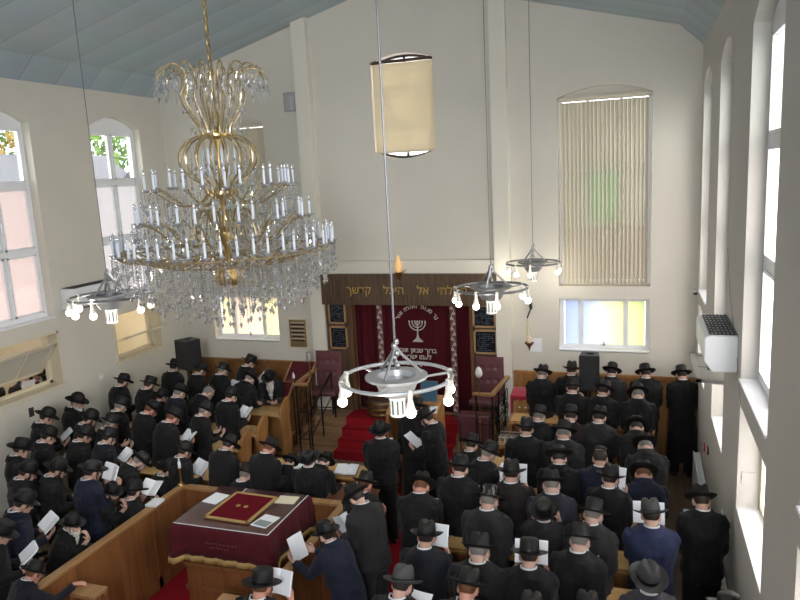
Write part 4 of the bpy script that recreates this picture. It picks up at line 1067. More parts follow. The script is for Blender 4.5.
# hatch timber linings and tilted sashes in the hatch wall
for i, (a, b_) in enumerate(LW[:3]):
    root = window((XL, (a + b_) / 2, LLS)); hw = (b_ - a) / 2; H = LLT - LLS
    f = MB(); x0, x1 = -WT, .02
    f.box(x0, x1, -hw, -hw + .035, 0, H); f.box(x0, x1, hw - .035, hw, 0, H); f.box(x0, x1 + .02, -hw - .03, hw + .03, -.03, .025); f.box(x0, x1, -hw, hw, H - .035, H)
    f.box(-.27, -.20, -hw + .035, -hw + .10, 0, H); f.box(-.27, -.20, hw - .10, hw - .035, 0, H); f.box(-.27, -.20, -hw, hw, 0, .07); f.box(-.27, -.20, -hw, hw, H - .09, H - .035)
    f.build('timber_lining', M_CREAMPAINT, root, smooth=False)
sash((XL - .40, 7.85, 2.13), (0, R(38), 0), 1.19, .68, 'cream timber sash tilted out of the open hatch with the wooden cupboard behind', M_CREAMPAINT, M_WIRED)
sash((XL - .42, 10.47, 2.21), (0, R(73), 0), 1.24, .68, 'cream timber sash tilted flat across the cream-lit hatch', M_CREAMPAINT, M_WIRED)
sash((XR + .28, 8.42, 2.63), (0, R(-86), 0), 1.22, .57, 'grey sash tilted into the room below the air conditioner by the radiators', M_GREYSASH, M_WIRED)
t = empty('light_switch', 'dark square light switch on the hatch wall under the open hatch', 'switch', (XL, 8.35, 1.67))
b = MB(); b.box(0, .015, -.045, .045, -.075, .075); b.build('plate', mat('switch_bronze', (.06, .05, .045), .4), t, smooth=False)
b = MB(); b.box(.015, .022, -.02, .02, -.02, .02); b.build('rocker', M_DARKGRILLE, t, smooth=False)
t = empty('wall_socket', 'small pale wall socket on the wall between the two hatches', 'socket', (XL, 9.96, 1.79))
b = MB(); b.box(0, .012, -.045, .045, -.045, .045); b.build('plate', M_WHITEPLASTIC, t, smooth=False)
b = MB(); b.box(.012, .018, -.015, .015, -.015, .015); b.build('switch', M_WHITEPLASTIC, t, smooth=False)
for i, (y, z, m) in enumerate(((10.4, 1.10, mat('alarm_red', (.5, .02, .02), .4)), (8.05, 1.22, M_WHITEPLASTIC), (9.9, 1.25, M_DARKGRILLE))):
    t = empty(('call_point', 'wall_socket', 'thermostat')[i], ('small red alarm call point on the radiator wall near the front corner', 'white socket plate on the radiator wall beside the standing man', 'small dark thermostat on the radiator wall above the long radiator')[i], ('call point', 'socket', 'thermostat')[i], (XR, y, z))
    b = MB(); b.box(-.02, 0, -.05, .05, -.05, .05); b.build('box', m, t, smooth=False, bevel=.004)
    b = MB(); b.box(-.026, -.02, -.02, .02, -.02, .02); b.build('button', M_WHITEPLASTIC if i != 1 else M_DARKGRILLE, t, smooth=False)
o = MB().box(-.006, .0, -.06, .06, -.06, .06).build('wall_sticker', mat('grey_print', (.55, .54, .50), .7), smooth=False, loc=(XR + .10, 7.046, 2.12))
o.rotation_euler = (0, 0, R(90)); tag(o, 'faint grey printed sticker on the deep lower window jamb', 'sticker')
b = MB(); b.tube([(XR - .004, 8.4, 4.2), (XR - .01, 8.0, 3.75), (XR - .006, 7.6, 3.45), (XR - .01, 7.2, 3.2), (XR - .004, 7.0, 2.9), (XR - .01, 6.96, 2.4)], .003, 5)
o = b.build('wall_cable', mat('grey_cable', (.22, .22, .21), .5)); tag(o, 'thin dark cable running down the wall past the air conditioner', 'cable')
# ------------------------------------------------------------------ pendant lamps
def pendant(x, y, z, rr, label, phase=0.0, angs=(178, 212, -8, 32, -78, -110), rod='steel'):
    M_D = M_DISH if rod == 'steel' else M_DISHDARK
    """ring lamp: z = ring height, rr = ring radius"""
    t = empty('pendant_lamp', label, 'pendant lamp', (x, y, z), group='round pendant lamps')
    top = roof_z(x) - z; k = rr / .47
    b = MB(); b.tube([(0, 0, .26 * k), (0, 0, top)], .0095 if rod == 'steel' else .005, 8); b.build('rod', M_DISHDARK, t)
    b = MB(); b.lathe([(.06, top - .05), (.05, top), (.01, top + .02)], 14); b.build('ceiling_rose', M_STEEL, t)
    b = MB()
    for i in range(7): b.ball((.012 * math.cos(i * 2.1), .012 * math.sin(i * 2.1), .10 * k + i * .035 * k), .022, .018, .03, 8, 6)
    for a in (0.4, 2.5, 4.6): b.tube([(.22 * k * math.cos(a), .22 * k * math.sin(a), .03 * k), (.05 * math.cos(a), .05 * math.sin(a), .20 * k), (0, 0, .28 * k)], .012, 5)
    b.build('chain_cluster', M_STEEL, t)
    b = MB(); b.tube([(rr * math.cos(a), rr * math.sin(a), 0) for a in np.linspace(0, 2 * math.pi, 49)[:-1]], .017 * k, 8, closed=True); b.build('ring', M_D, t)
    for a in (.5, 2.6, 4.7):
        b = MB(); b.tube([(.2 * k * math.cos(a + phase), .2 * k * math.sin(a + phase), -.02), (rr * math.cos(a + phase), rr * math.sin(a + phase), 0)], .010, 6); b.build('spoke', M_D, t)
    b = MB(); b.lathe([(.15 * k, -.03 * k), (.165 * k, .02 * k), (.265 * k, .02 * k), (.265 * k, .0), (.18 * k, -.04 * k), (.155 * k, -.10 * k), (.12 * k, -.15 * k), (.075 * k, -.16 * k), (.075 * k, -.12 * k), (.14 * k, -.06 * k)], 32, cap=False); b.build('dish', M_D, t)
    b = MB(); b.lathe([(.06 * k, -.15 * k), (.06 * k, -.16 * k), (.070 * k, -.17 * k), (.070 * k, -.33 * k), (.06 * k, -.34 * k), (.01, -.34 * k)], 20); b.cur = 1
    for i in range(10):
        a = i * .628; c_, s_ = math.cos(a), math.sin(a); b.obox((.0705 * k * c_, .0705 * k * s_, -.25 * k), (-s_ * .008 * k, c_ * .008 * k, 0), (c_ * .002, s_ * .002, 0), (0, 0, .06 * k))
    b.build('led_tube_lamp', [M_CORN, M_CORNGAP], t)
    for ang in angs:
        a = phase + R(ang)
        b = MB(); c = (rr * math.cos(a), rr * math.sin(a), 0); b.lathe([(.018 * k, .025 * k), (.024 * k, 0), (.018 * k, -.05 * k), (.030 * k, -.10 * k), (.034 * k, -.125 * k), (.02 * k, -.13 * k)], 12, c); bb = b.build('bulb_holder', M_SOCKET, t)
        b = MB(); b.ball((c[0], c[1], -.160 * k), .042 * k, .042 * k, .042 * k, 14, 9); b.build('bulb', M_BULB, bb)
    for a in (0.6, 2.7, 4.8):
        l = bpy.data.lights.new('lamp_light', 'POINT'); l.energy = PLAMP; l.color = (1, .93, .82); l.shadow_soft_size = .05
        lo = bpy.data.objects.new('lamp_light', l); COL.objects.link(lo); lo.parent = t; lo.location = (rr * 1.3 * math.cos(a), rr * 1.3 * math.sin(a), -.28 * k)
    return t
PLAMP = 6
pendant(-1.86, 5.15, 3.55, .45, 'big pale ring pendant lamp on a steel rod hanging before the ark', 0, angs=(178, 212, -8, 32, -58))
pendant(-1.84, 8.9, 3.66, .475, 'ring pendant lamp hanging in front of the ark\'s memorial tablets', R(8), rod='thin')
pendant(-1.70, 11.7, 3.62, .44, 'small ring pendant lamp hanging nearest the tall blind and back wall', R(-10), rod='thin')
PLAMP = 15
pendant(-6.20, 6.9, 3.87, .47, 'ring pendant lamp on the hatch-wall side beneath the chandelier', R(5), rod='thin')

# ------------------------------------------------------------------ chandelier
CX, CY = -4.17, 6.45
t = empty('chandelier', 'huge gilded crystal chandelier with tiers of white candle tubes hanging over the table', 'chandelier', (CX, CY, 0))
ch = t
t.scale = (.945, .945, 1.0)
rd = random.Random(11)
def pol(r, a, z): return (r * math.cos(a), r * math.sin(a), z)
# chain
b = MB(); z = 6.30; i = 0; zt = roof_z(CX)
while z < zt:
    e = np.array([1, 0, 0]) if i % 2 else np.array([0, 1, 0])
    b.tube([tuple(e * .022 * math.cos(a) + np.array([0, 0, z + .045 * math.sin(a)])) for a in np.linspace(0, 6.283, 11)[:-1]], .008, 5, closed=True)
    z += .072; i += 1
b.build('chain', M_BRASS, t)
b = MB(); b.lathe([(.02, 6.34), (.035, 6.28), (.02, 6.2), (.018, 5.95), (.045, 5.85), (.02, 5.75), (.05, 5.68), (.20, 5.67), (.20, 5.645), (.05, 5.62), (.016, 5.5), (.016, 5.2), (.06, 5.12), (.15, 5.09), (.15, 5.06), (.05, 5.0), (.018, 4.9), (.018, 4.72), (.10, 4.66), (.10, 4.60), (.03, 4.5), (.03, 4.35), (.10, 4.30), (.12, 4.24), (.08, 4.14), (.02, 4.10), (.01, 3.98)], 24)
b.build('column', M_BRASS, t)
def arm(pts, r, nm='arm', m=None):
    b = MB(); P = [np.array(p, float) for p in pts]
    out = []
    for i in range(len(P) - 1):                                # Catmull-Rom through the points
        p0 = P[max(i - 1, 0)]; p1 = P[i]; p2 = P[i + 1]; p3 = P[min(i + 2, len(P) - 1)]
        for k in range(5):
            u = k / 5; out.append(.5 * ((2 * p1) + (-p0 + p2) * u + (2 * p0 - 5 * p1 + 4 * p2 - p3) * u * u + (-p0 + 3 * p1 - 3 * p2 + p3) * u ** 3))
    out.append(P[-1]); b.tube(out, r, 6)
    return b.mesh(nm, m or M_ARMGOLD)
def radial(me, n, name, ph=0.0):
    for k in range(n):
        o = link(name, me, t); o.rotation_euler.z = 2 * math.pi * k / n + ph
# plume arms (vase), onion cage and candle arms
radial(arm([(.17, 0, 5.68), (.19, 0, 5.76), (.30, 0, 5.92), (.35, 0, 6.05), (.31, 0, 6.16), (.33, 0, 6.28), (.44, 0, 6.34), (.54, 0, 6.30), (.58, 0, 6.21)], 0.0099), 16, 'plume_arm')
radial(arm([(.10, 0, 5.70), (.16, 0, 5.9), (.20, 0, 6.05), (.17, 0, 6.2), (.22, 0, 6.32), (.28, 0, 6.27)], 0.0074), 10, 'inner_plume_arm', .2)
radial(arm([(.20, 0, 5.655), (.33, 0, 5.60), (.42, 0, 5.48), (.41, 0, 5.35), (.31, 0, 5.24), (.20, 0, 5.16), (.17, 0, 5.07)], 0.0112), 16, 'cage_rib')
radial(arm([(.15, 0, 5.07), (.25, 0, 4.98), (.42, 0, 4.95), (.60, 0, 5.03), (.72, 0, 5.12), (.80, 0, 5.11)], 0.0099), 12, 'upper_candle_arm', .1)
radial(arm([(.09, 0, 4.66), (.22, 0, 4.90), (.34, 0, 4.78), (.40, 0, 4.58), (.56, 0, 4.56), (.74, 0, 4.72), (.88, 0, 4.79), (.95, 0, 4.77)], 0.0112), 14, 'middle_candle_arm', .05)
radial(arm([(.10, 0, 4.30), (.22, 0, 4.44), (.40, 0, 4.38), (.62, 0, 4.33), (.88, 0, 4.40), (1.08, 0, 4.49), (1.20, 0, 4.48)], 0.0112), 24, 'lower_candle_arm')
for r_, z in ((1.14, 4.455), (.80, 4.36)):
    b = MB(); b.tube([pol(r_, a, z) for a in np.linspace(0, 6.2832, 73)[:-1]], .011, 6, closed=True); b.build('hoop', M_ARMGOLD, t)
# candles in their glass dishes
cm = MB().lathe([(.013, 0), (.013, .15), (.010, .155)], 10).mesh('candle', M_CANDLE)
dm = MB().lathe([(.012, -.02), (.03, -.012), (.052, .006), (.05, .010), (.02, .0), (.012, .02)], 14).mesh('drip_dish', M_CRYSTAL)
fm = MB().lathe([(.006, .15), (.014, .175), (.010, .20), (.002, .225)], 10).mesh('candle_bulb', mixmat('clear_bulb', [('ShaderNodeBsdfTransparent', {'Color': (.9, .92, .95, 1)}, .45), ('ShaderNodeBsdfGlossy', {'Roughness': .05}, .3), ('ShaderNodeBsdfDiffuse', {'Color': (.7, .72, .76, 1)}, .25)]))
cands = []
for k in range(12):
    a = 2 * math.pi * k / 12 + .1; cands += [(.80, a, 5.125), (.72, a + .22, 5.14)]
for k in range(14):
    a = 2 * math.pi * k / 14 + .05; cands += [(.95, a, 4.79), (.86, a + .19, 4.80)]
for k in range(24):
    a = 2 * math.pi * k / 24; cands += [(1.20, a, 4.50)]
for k in range(24):
    a = 2 * math.pi * (k + .5) / 24; cands += [(1.17, a, 4.49)]
for r_, a, z in cands:
    c = link('candle', cm, t, pol(r_, a, z)); link('candle_bulb', fm, c); link('drip_dish', dm, c)
# inner glass tubes of the cage
b = MB()
for k in range(9):
    a = k * .698; b.lathe([(.011, 5.25), (.014, 5.3), (.014, 5.5), (.008, 5.53)], 8, pol(.12 + .05 * (k % 2), a, 0))
b.build('glass_tubes', M_CANDLE, t)
# crystals: single pendants round the widest hoop, the rest as one mass of strands
def drop(b, x, y, z, s=1.0): b.octa((x, y, z), .016 * s, .034 * s, 6)
pm = MB()
pm.octa((0, 0, -.012), .008, .012, 5); pm.octa((0, 0, -.036), .008, .012, 5); pm.octa((0, 0, -.062), .010, .014, 5); pm.octa((0, 0, -.085), .007, .01, 5); pm.octa((0, 0, -.13), .024, .046, 7)
pme = pm.mesh('crystal_pendant', M_CRYSTAL, smooth=False)
for k in range(48):
    a = 2 * math.pi * k / 48 + .03; link('crystal_pendant', pme, t, pol(1.22, a, 4.47))
for k in range(28):
    a = 2 * math.pi * k / 28; link('crystal_pendant', pme, t, pol(.95, a, 4.76))
for k in range(24):
    a = 2 * math.pi * k / 24; o = link('crystal_pendant', pme, t, pol(.60, a, 6.23)); o.scale = (1.1, 1.1, 1.25)
st = MB()
def strand(x, y, z0, L, s=1.0):
    z = z0; n = 0
    while z > z0 - L + .05:
        st.octa((x + rd.uniform(-.003, .003), y + rd.uniform(-.003, .003), z), .0095 * s, .0125 * s, 4); z -= .027 * s; n += 1
    st.octa((x, y, z0 - L), .022 * s, .045 * s, 6)
for r_, n, z0, zb in ((1.19, 64, 4.47, 4.20), (1.10, 56, 4.45, 4.10), (1.00, 48, 4.42, 4.02), (.88, 42, 4.39, 3.96), (.74, 36, 4.37, 3.90), (.60, 30, 4.36, 3.84), (.46, 24, 4.34, 3.79), (.33, 18, 4.31, 3.74), (.20, 12, 4.27, 3.70)):
    for k in range(n):
        a = 2 * math.pi * k / n + rd.uniform(-.03, .03); strand(*pol(r_ + rd.uniform(-.03, .03), a, 0)[:2], z0, (z0 - zb) * rd.uniform(.80, 1.08))
for r_, n, z0, L in ((.84, 34, 5.12, .16), (.98, 40, 4.79, .16), (1.0, 40, 4.62, .14), (.62, 26, 5.05, .3), (.82, 30, 4.75, .25), (.38, 20, 5.30, .2), (.50, 16, 6.34, .16), (.27, 12, 5.9, .2), (.80, 30, 5.08, .22), (.55, 22, 4.98, .2), (.35, 16, 4.95, .25), (.72, 26, 4.70, .22), (.5, 20, 4.55, .16), (.25, 14, 4.86, .3), (.42, 18, 5.42, .16), (.30, 14, 5.6, .25), (.57, 22, 6.30, .2), (.40, 12, 6.33, .16), (.33, 12, 6.02, .14), (.22, 8, 6.2, .2), (.15, 6, 5.95, .2)):
    for k in range(n):
        a = 2 * math.pi * k / n + rd.uniform(-.05, .05); strand(*pol(r_, a, 0)[:2], z0, L * rd.uniform(.75, 1.2), .9)
me = st.mesh('crystal_strands', M_CRYSTAL, smooth=False, fix=False)
o = link('crystal_strands', me, t); o['kind'] = 'stuff'
# festoon chains between tiers
fs = MB()
for (ra, za, rb, zb, n) in ((.80, 5.10, .95, 4.78, 14), (.95, 4.76, 1.18, 4.47, 24), (.42, 5.2, .75, 5.1, 12)):
    for k in range(n):
        a = 2 * math.pi * k / n + .1
        for i in range(13):
            u = i / 12; r_ = ra + (rb - ra) * u; z = za + (zb - za) * u - .14 * math.sin(math.pi * u) * (1 - .3 * u)
            fs.octa(pol(r_, a, z), .008, .011, 4)
me = fs.mesh('crystal_festoons', M_CRYSTAL, smooth=False, fix=False); link('crystal_festoons', me, t)['kind'] = 'stuff'
b = MB(); b.lathe([(.10, 4.22), (.15, 4.24), (.16, 4.17), (.12, 4.10), (.03, 4.08)], 20)
for k in range(16):
    a = k * .3927; b.tube([pol(.155, a, 4.24), pol(.165, a, 4.17), pol(.11, a, 4.09)], .009, 5)
b.build('brass_basket', M_BRASS, t)
# ------------------------------------------------------------------ people
def rotX(a):
    """lean forward (towards +y) by a"""
    c, s = math.cos(a), math.sin(a); return np.array([[1, 0, 0], [0, c, s], [0, -s, c]])
def rotZ(a):
    c, s = math.cos(a), math.sin(a); return np.array([[c, -s, 0], [s, c, 0], [0, 0, 1]])
POSES = {  # lean, head pitch, head yaw, right/left wrist, hand direction, palm normal, seated
    'read': dict(lean=5, hp=32, r=((.125, .26, 1.12), (-.45, .75, .35), (-.5, 0, .85)), book=(0, .36, 1.185)),
    'read2': dict(lean=13, hp=44, r=((.125, .33, 1.08), (-.45, .75, .3), (-.5, 0, .85)), book=(0, .43, 1.14)),
    'high': dict(lean=3, hp=22, r=((.135, .28, 1.30), (-.25, .55, .75), (-.85, .2, .3)), book=(0, .355, 1.44)),
    'down': dict(lean=3, hp=24, r=((.25, .05, .84), (.02, .2, -1), (-1, 0, 0)), book=(0, .36, 1.18)),
    'bow': dict(lean=30, hp=46, r=((.15, .52, 1.02), (-.3, 1, -.1), (0, 0, -1)), book=(0, .5, 1.0)),
    'lean': dict(lean=24, hp=6, r=((.16, .60, 1.16), (-.35, 1, .15), (-.5, 0, .8)), book=(-.02, .72, 1.24)),
    'facebig': dict(lean=4, hp=-22, r=((.135, .20, 1.42), (-.2, .1, .95), (-1, .0, .1)), book=(0, .4, 1.1)),
    'back': dict(lean=3, hp=-14, r=((.125, .27, 1.14), (-.45, .75, .35), (-.5, 0, .85)), book=(0, .37, 1.20)),
    'face': dict(lean=22, hp=2, hy=-25, r=((-.01, .40, 1.285), (.05, -.15, 1), (0, -1, 0)), l=((-.14, .52, 1.06), (.4, 1, -.1), (0, 0, -1)), book=(-.12, .62, 1.08)),
    'reach': dict(lean=22, hp=26, r=((.42, .56, 1.36), (.65, .8, -.05), (0, 0, -1)), l=((-.14, .36, 1.05), (.4, .9, .2), (.4, 0, .8)), book=(0, .45, 1.12)),
    'sithigh': dict(lean=8, hp=20, sit=1, r=((.135, .30, .92), (-.25, .55, .75), (-.85, .2, .3)), book=(0, .40, 1.06)),
    'sit': dict(lean=6, hp=34, sit=1, r=((.12, .30, .72), (-.45, .8, .3), (-.5, 0, .85)), book=(0, .36, .80)),
}
NV = noise.noise_vector
PIV = np.array([0, 0, .95])
def bend(P, lean):
    P = np.asarray(P, float).copy(); a = R(lean)
    t = np.clip((P[:, 2] - .86) / .24, 0, 1); t = t * t * (3 - 2 * t)
    for i in range(len(P)):
        P[i] = rotX(a * t[i]) @ (P[i] - PIV) + PIV
    return P
def unrot(P, lean): return rotX(-R(lean)) @ (np.array(P, float) - PIV) + PIV
def ik(S, W, L1, L2, pole):
    d = W - S; D = min(np.linalg.norm(d), (L1 + L2) * .985); u = d / np.linalg.norm(d)
    W = S + u * D
    a = (L1 * L1 - L2 * L2 + D * D) / (2 * D); h = math.sqrt(max(L1 * L1 - a * a, 0))
    p = np.array(pole, float); p -= u * (p @ u); p /= np.linalg.norm(p)
    return S + u * a + p * h, W
def ell(c, rx, ry, n=18, p=2.3):
    o = []
    for k in range(n):
        t = 2 * math.pi * k / n; ct, s_ = math.cos(t), math.sin(t)
        o.append((c[0] + rx * math.copysign(abs(ct) ** (2 / p), ct), c[1] + ry * math.copysign(abs(s_) ** (2 / p), s_), c[2]))
    return o
def remesh(mb, vox, smooth=4, noise_amp=0.0):
    me = mb.mesh('tmp', [], smooth=False)
    o = bpy.data.objects.new('tmp', me); COL.objects.link(o)
    r_ = o.modifiers.new('r', 'REMESH'); r_.mode = 'VOXEL'; r_.voxel_size = vox; r_.adaptivity = 0.0
    if smooth:
        s_ = o.modifiers.new('s', 'SMOOTH'); s_.factor = .5; s_.iterations = smooth
    dg = bpy.context.evaluated_depsgraph_get(); dg.update()
    out = bpy.data.meshes.new_from_object(o.evaluated_get(dg))
    bpy.data.objects.remove(o); bpy.data.meshes.remove(me)
    return out
def verts(me):
    a = np.empty(len(me.vertices) * 3); me.vertices.foreach_get('co', a); return a.reshape(-1, 3)
def setverts(me, P): me.vertices.foreach_set('co', np.asarray(P).ravel()); me.update()

NECK = np.array([0, -.008, 1.492])
def head_mat(pose):
    """head frame (origin at the chin level, z up, y forward) in person space"""
    p = POSES[pose]; rl = rotX(R(p['lean'])); n = rl @ (NECK - PIV) + PIV
    rot = rl @ rotX(R(p['hp'] * .9 - p['lean'] * .6)) if True else rl
    rot = rotZ(R(p.get('hy', 0))) @ rot
    off = rot @ (np.array([0, .028, 1.455]) - NECK)
    m_ = Matrix.Identity(4)
    for i in range(3):
        for j in range(3): m_[i][j] = rot[i][j]
    o = n + off
    if p.get('sit'): o = o + np.array([0, 0, -.40])
    m_.translation = Vector(o)
    return m_
def arms(pose):
    """per side: shoulder, elbow, wrist, hand direction, palm normal in person space (standing)"""
    p = POSES[pose]; out = []
    for s in (1, -1):
        if s == -1 and 'l' in p: W, d, n = p['l']; W, d, n = map(np.array, (W, d, n))
        else:
            W, d, n = p['r']; W, d, n = (np.array((s * q[0], q[1], q[2])) for q in (W, d, n))
        if p.get('sit'): W = W + np.array([0, 0, .40])
        S = rotX(R(p['lean'])) @ (np.array([s * .184, -.01, 1.39]) - PIV) + PIV
        E, W = ik(S, W.astype(float), .29, .265, (s * .10, -.5, -.85))
        out.append((s, S, E, W, d / np.linalg.norm(d), n / np.linalg.norm(n)))
    return out
def sitdown(P, pose):
    if not POSES[pose].get('sit'): return P
    P = P.copy(); P[:, 2] -= .40
    return P

def body_mesh(pose):
    p = POSES[pose]; b = MB()
    t0 = MB(); t0.rings([ell((0, 0, z), rx, ry) for z, rx, ry in ((.82, .125, .09), (.92, .14, .10), (1.05, .14, .10), (1.2, .165, .115), (1.34, .175, .11), (1.42, .12, .085), (1.46, .065, .065))])
    t0.v = [tuple(q) for q in bend(t0.v, p['lean'])]; b.add(t0.v, t0.f)
    H = np.array(head_mat(pose)); Hs = H.copy()
    if p.get('sit'): Hs[2, 3] += .40
    def hp(q): return tuple((Hs[:3, :3] @ np.array(q)) + Hs[:3, 3])
    nb = rotX(R(p['lean'])) @ (np.array([0, -.02, 1.42]) - PIV) + PIV
    b.tube([nb, (np.array(hp((0, -.03, .02))) + nb) / 2 , hp((0, -.025, .07))], [.062, .057, .056], 14)
    def hball(c, rx, ry, rz):
        t1 = MB(); t1.ball(c, rx, ry, rz, 20, 14); b.add([hp(q) for q in t1.v], t1.f)
    hball((0, -.008, .145), .075, .096, .098); hball((0, .028, .085), .058, .068, .082); hball((0, .07, .018), .024, .022, .02)
    hball((0, .082, .135), .046, .016, .012); hball((.038, .06, .085), .02, .024, .02); hball((-.038, .06, .085), .02, .024, .02)
    hball((0, .092, .047), .02, .012, .009)
    t1 = MB(); t1.tube([(0, .086, .125), (0, .105, .095), (0, .113, .078)], [.010, .013, .016], 8); b.add([hp(q) for q in t1.v], t1.f)
    for s in (-1, 1): hball((s * .078, -.008, .10), .011, .022, .034)
    for s, S, E, W, d, n in arms(pose):
        b.tube([S, S * .5 + E * .5, E], [.058, .05, .041], 12); b.tube([E, E * .5 + W * .5, W, W + d * .03], [.042, .038, .028, .026], 12)
    if p.get('sit'):
        for s in (-1, 1):
            b.tube([(s * .09, 0, .88), (s * .10, .42, .86)], [.085, .06], 12); b.tube([(s * .10, .42, .86), (s * .10, .40, .47)], [.058, .042], 12); b.tube([(s * .10, .36, .44), (s * .11, .55, .43)], [.04, .035], 10)
    else:
        for s in (-1, 1):
            b.tube([(s * .085, 0, .88), (s * .095, .01, .50), (s * .10, -.01, .10)], [.075, .055, .042], 12); b.tube([(s * .10, -.04, .045), (s * .115, .15, .035)], [.042, .034], 10)
    me = remesh(b, .0115, 3)
    if p.get('sit'): setverts(me, sitdown(verts(me), pose))
    # eyes and lips take their own colour
    me.materials.append(None); me.materials.append(M_EYE); me.materials.append(M_LIP)
    Hi = np.linalg.inv(H); cen = np.array([q.center for q in me.polygons]); lc = cen @ Hi[:3, :3].T + Hi[:3, 3]
    mi = np.zeros(len(me.polygons), int)
    for s in (-1, 1): mi[np.linalg.norm((lc - np.array([s * .030, .088, .112])) * np.array([.8, .5, 1.3]), axis=1) < .0105] = 1
    mi[(np.abs(lc[:, 0]) < .021) & (np.abs(lc[:, 2] - .047) < .007) & (lc[:, 1] > .09)] = 2
    me.polygons.foreach_set('material_index', mi)
    # palms and five separate fingers per hand
    h = MB()
    for s, S, E, W, d, n in arms(pose):
        if p.get('sit'): W = W - np.array([0, 0, .40])
        n = n - d * (n @ d); n /= np.linalg.norm(n); wv = np.cross(d, n); wv *= s   # wv points to the thumb side for the right hand
        rs = []
        for u, w_, th in ((-.01, .024, .022), (.03, .036, .018), (.07, .042, .015), (.092, .038, .011)):
            c = W + d * u; rs.append([c + wv * w_ * math.cos(k) + n * th * math.sin(k) for k in np.linspace(0, 2 * math.pi, 13)[:-1]])
        h.rings(rs)
        for i, (ln, of) in enumerate(((.066, .030), (.076, .010), (.071, -.010), (.056, -.029))):
            q = W + d * .078 + wv * of; ang = 0; pts = [q - d * .012, q]
            for sg, c in ((.42, 18), (.33, 30), (.25, 25)):
                ang += R(c); q = q + (d * math.cos(ang) + n * math.sin(ang)) * ln * sg * 1.15; pts.append(q)
            h.tube(pts, [.0095, .0092, .0086, .0078, .006], 7)
        q = W + d * .022 + wv * .028; dd = d * .62 + wv * .62 + n * .35; dd /= np.linalg.norm(dd); d2 = d * .85 + wv * .1 + n * .5; d2 /= np.linalg.norm(d2)
        h.tube([q - dd * .015, q + dd * .026, q + dd * .034 + d2 * .018, q + dd * .036 + d2 * .042], [.012, .0108, .0098, .007], 7)
    hm = h.mesh('h', [], smooth=False)
    bm = bmesh.new(); bm.from_mesh(me); bm.from_mesh(hm); bm.to_mesh(me); bm.free(); bpy.data.meshes.remove(hm)
    me.shade_smooth(); me.name = 'person_body'
    return me

def coat_mesh(pose, long):
    p = POSES[pose]; b = MB()
    prof_ = [(1.492, .080, .076), (1.462, .118, .092), (1.430, .180, .114), (1.36, .212, .136), (1.26, .212, .146), (1.12, .196, .140), (1.02, .188, .138), (.92, .203, .148), (.865, .207, .149)]
    if p.get('sit'): prof_ = prof_[:-1]
    elif long: prof_ += [(.7, .216, .16), (.6, .222, .165), (.45, .23, .175), (.26, .238, .182)]
    t0 = MB(); t0.rings([ell((0, -.012 if z > 1.2 else -.004, z), rx, ry, 26, 2.5) for z, rx, ry in prof_[::-1]])
    t0.v = [tuple(q) for q in bend(t0.v, p['lean'])]; b.add(t0.v, t0.f)
    for s, S, E, W, d, n in arms(pose):
        u = (W - E) / np.linalg.norm(W - E); W2 = W - u * .012
        b.tube([S + (E - S) * -.10 + np.array([-s * .03, 0, .0]), S + (E - S) * .12, S * .5 + E * .5, E], [.070, .072, .063, .057], 14)
        b.tube([S * .2 + E * .8, E, E * .5 + W2 * .5, W2], [.058, .061, .054, .047], 14)
    me = remesh(b, .0155, 4)
    P = verts(me); N = np.empty(len(P) * 3); me.vertices.foreach_get('normal', N); N = N.reshape(-1, 3)
    am = .016
    seed = Vector((hash(pose) % 7, 3 * long, 0)) if False else Vector((len(pose) * 1.7, 3.0 * long, .4))
    for i in range(len(P)):
        q = Vector(P[i]);
        f1 = noise.noise(Vector((q.x * 16, q.y * 16, q.z * 5)) + seed) ; f2 = noise.noise(Vector((q.x * 7, q.y * 7, q.z * 13)) + seed * 2)
        f3 = noise.noise(Vector((q.x * 28, q.y * 28, q.z * 22)) + seed)
        w1 = 1.0 if q.z < .95 else .55
        P[i] += N[i] * (am * (f1 * w1 + f2 * .6 + f3 * .28))
        if q.y < -.02 and q.z < 1.0 and abs(q.x) < .012 and q.z < (.98 if not long else .8): P[i] += N[i] * -.012      # centre vent
    setverts(me, P)
    # open front: take the lapel wedge out so that the shirt shows
    a = R(p['lean']); bm = bmesh.new(); bm.from_mesh(me); rm = []
    for f in bm.faces:
        c = f.calc_center_median(); u = rotX(-a) @ (np.array(c) - PIV) + PIV
        if u[2] > 1.16 and u[1] > .04 and abs(u[0]) < .012 + .062 * (u[2] - 1.16) / .30 and f.normal.y > -.3: rm.append(f)
    bmesh.ops.delete(bm, geom=rm, context='FACES'); bm.to_mesh(me); bm.free()
    if p.get('sit'): setverts(me, sitdown(verts(me), pose))
    me.materials.append(None); me.shade_smooth(); me.name = 'coat'
    return me
def shirt_mesh(pose):
    p = POSES[pose]; b = MB()
    b.rings([ell((0, -.006, z), rx, ry, 22, 2.4) for z, rx, ry in ((1.0, .15, .105), (1.15, .158, .116), (1.26, .17, .122), (1.36, .165, .110), (1.425, .135, .09), (1.455, .09, .072))])
    b.v = [tuple(q) for q in bend(b.v, p['lean'])]
    b.v = [tuple(q) for q in sitdown(np.array(b.v), pose)]
    return b.mesh('shirt', M_SHIRT, angle=70)
def collar_mesh(pose):
    p = POSES[pose]; b = MB(); n = 22
    def rg(r_, z, f): return [(r_ * math.cos(t), -.020 + r_ * 1.05 * math.sin(t) + (.0), z - f * max(0, math.sin(t))) for t in np.linspace(0, 2 * math.pi, n + 1)[:-1]]
    b.rings([rg(.076, 1.462, .03), rg(.072, 1.490, .035), rg(.067, 1.510, .045), rg(.061, 1.510, .045), rg(.061, 1.46, .03)], cap=False)
    b.v = [tuple(q) for q in bend(b.v, p['lean'])]; b.v = [tuple(q) for q in sitdown(np.array(b.v), pose)]
    return b.mesh('collar', M_SHIRT, angle=50)
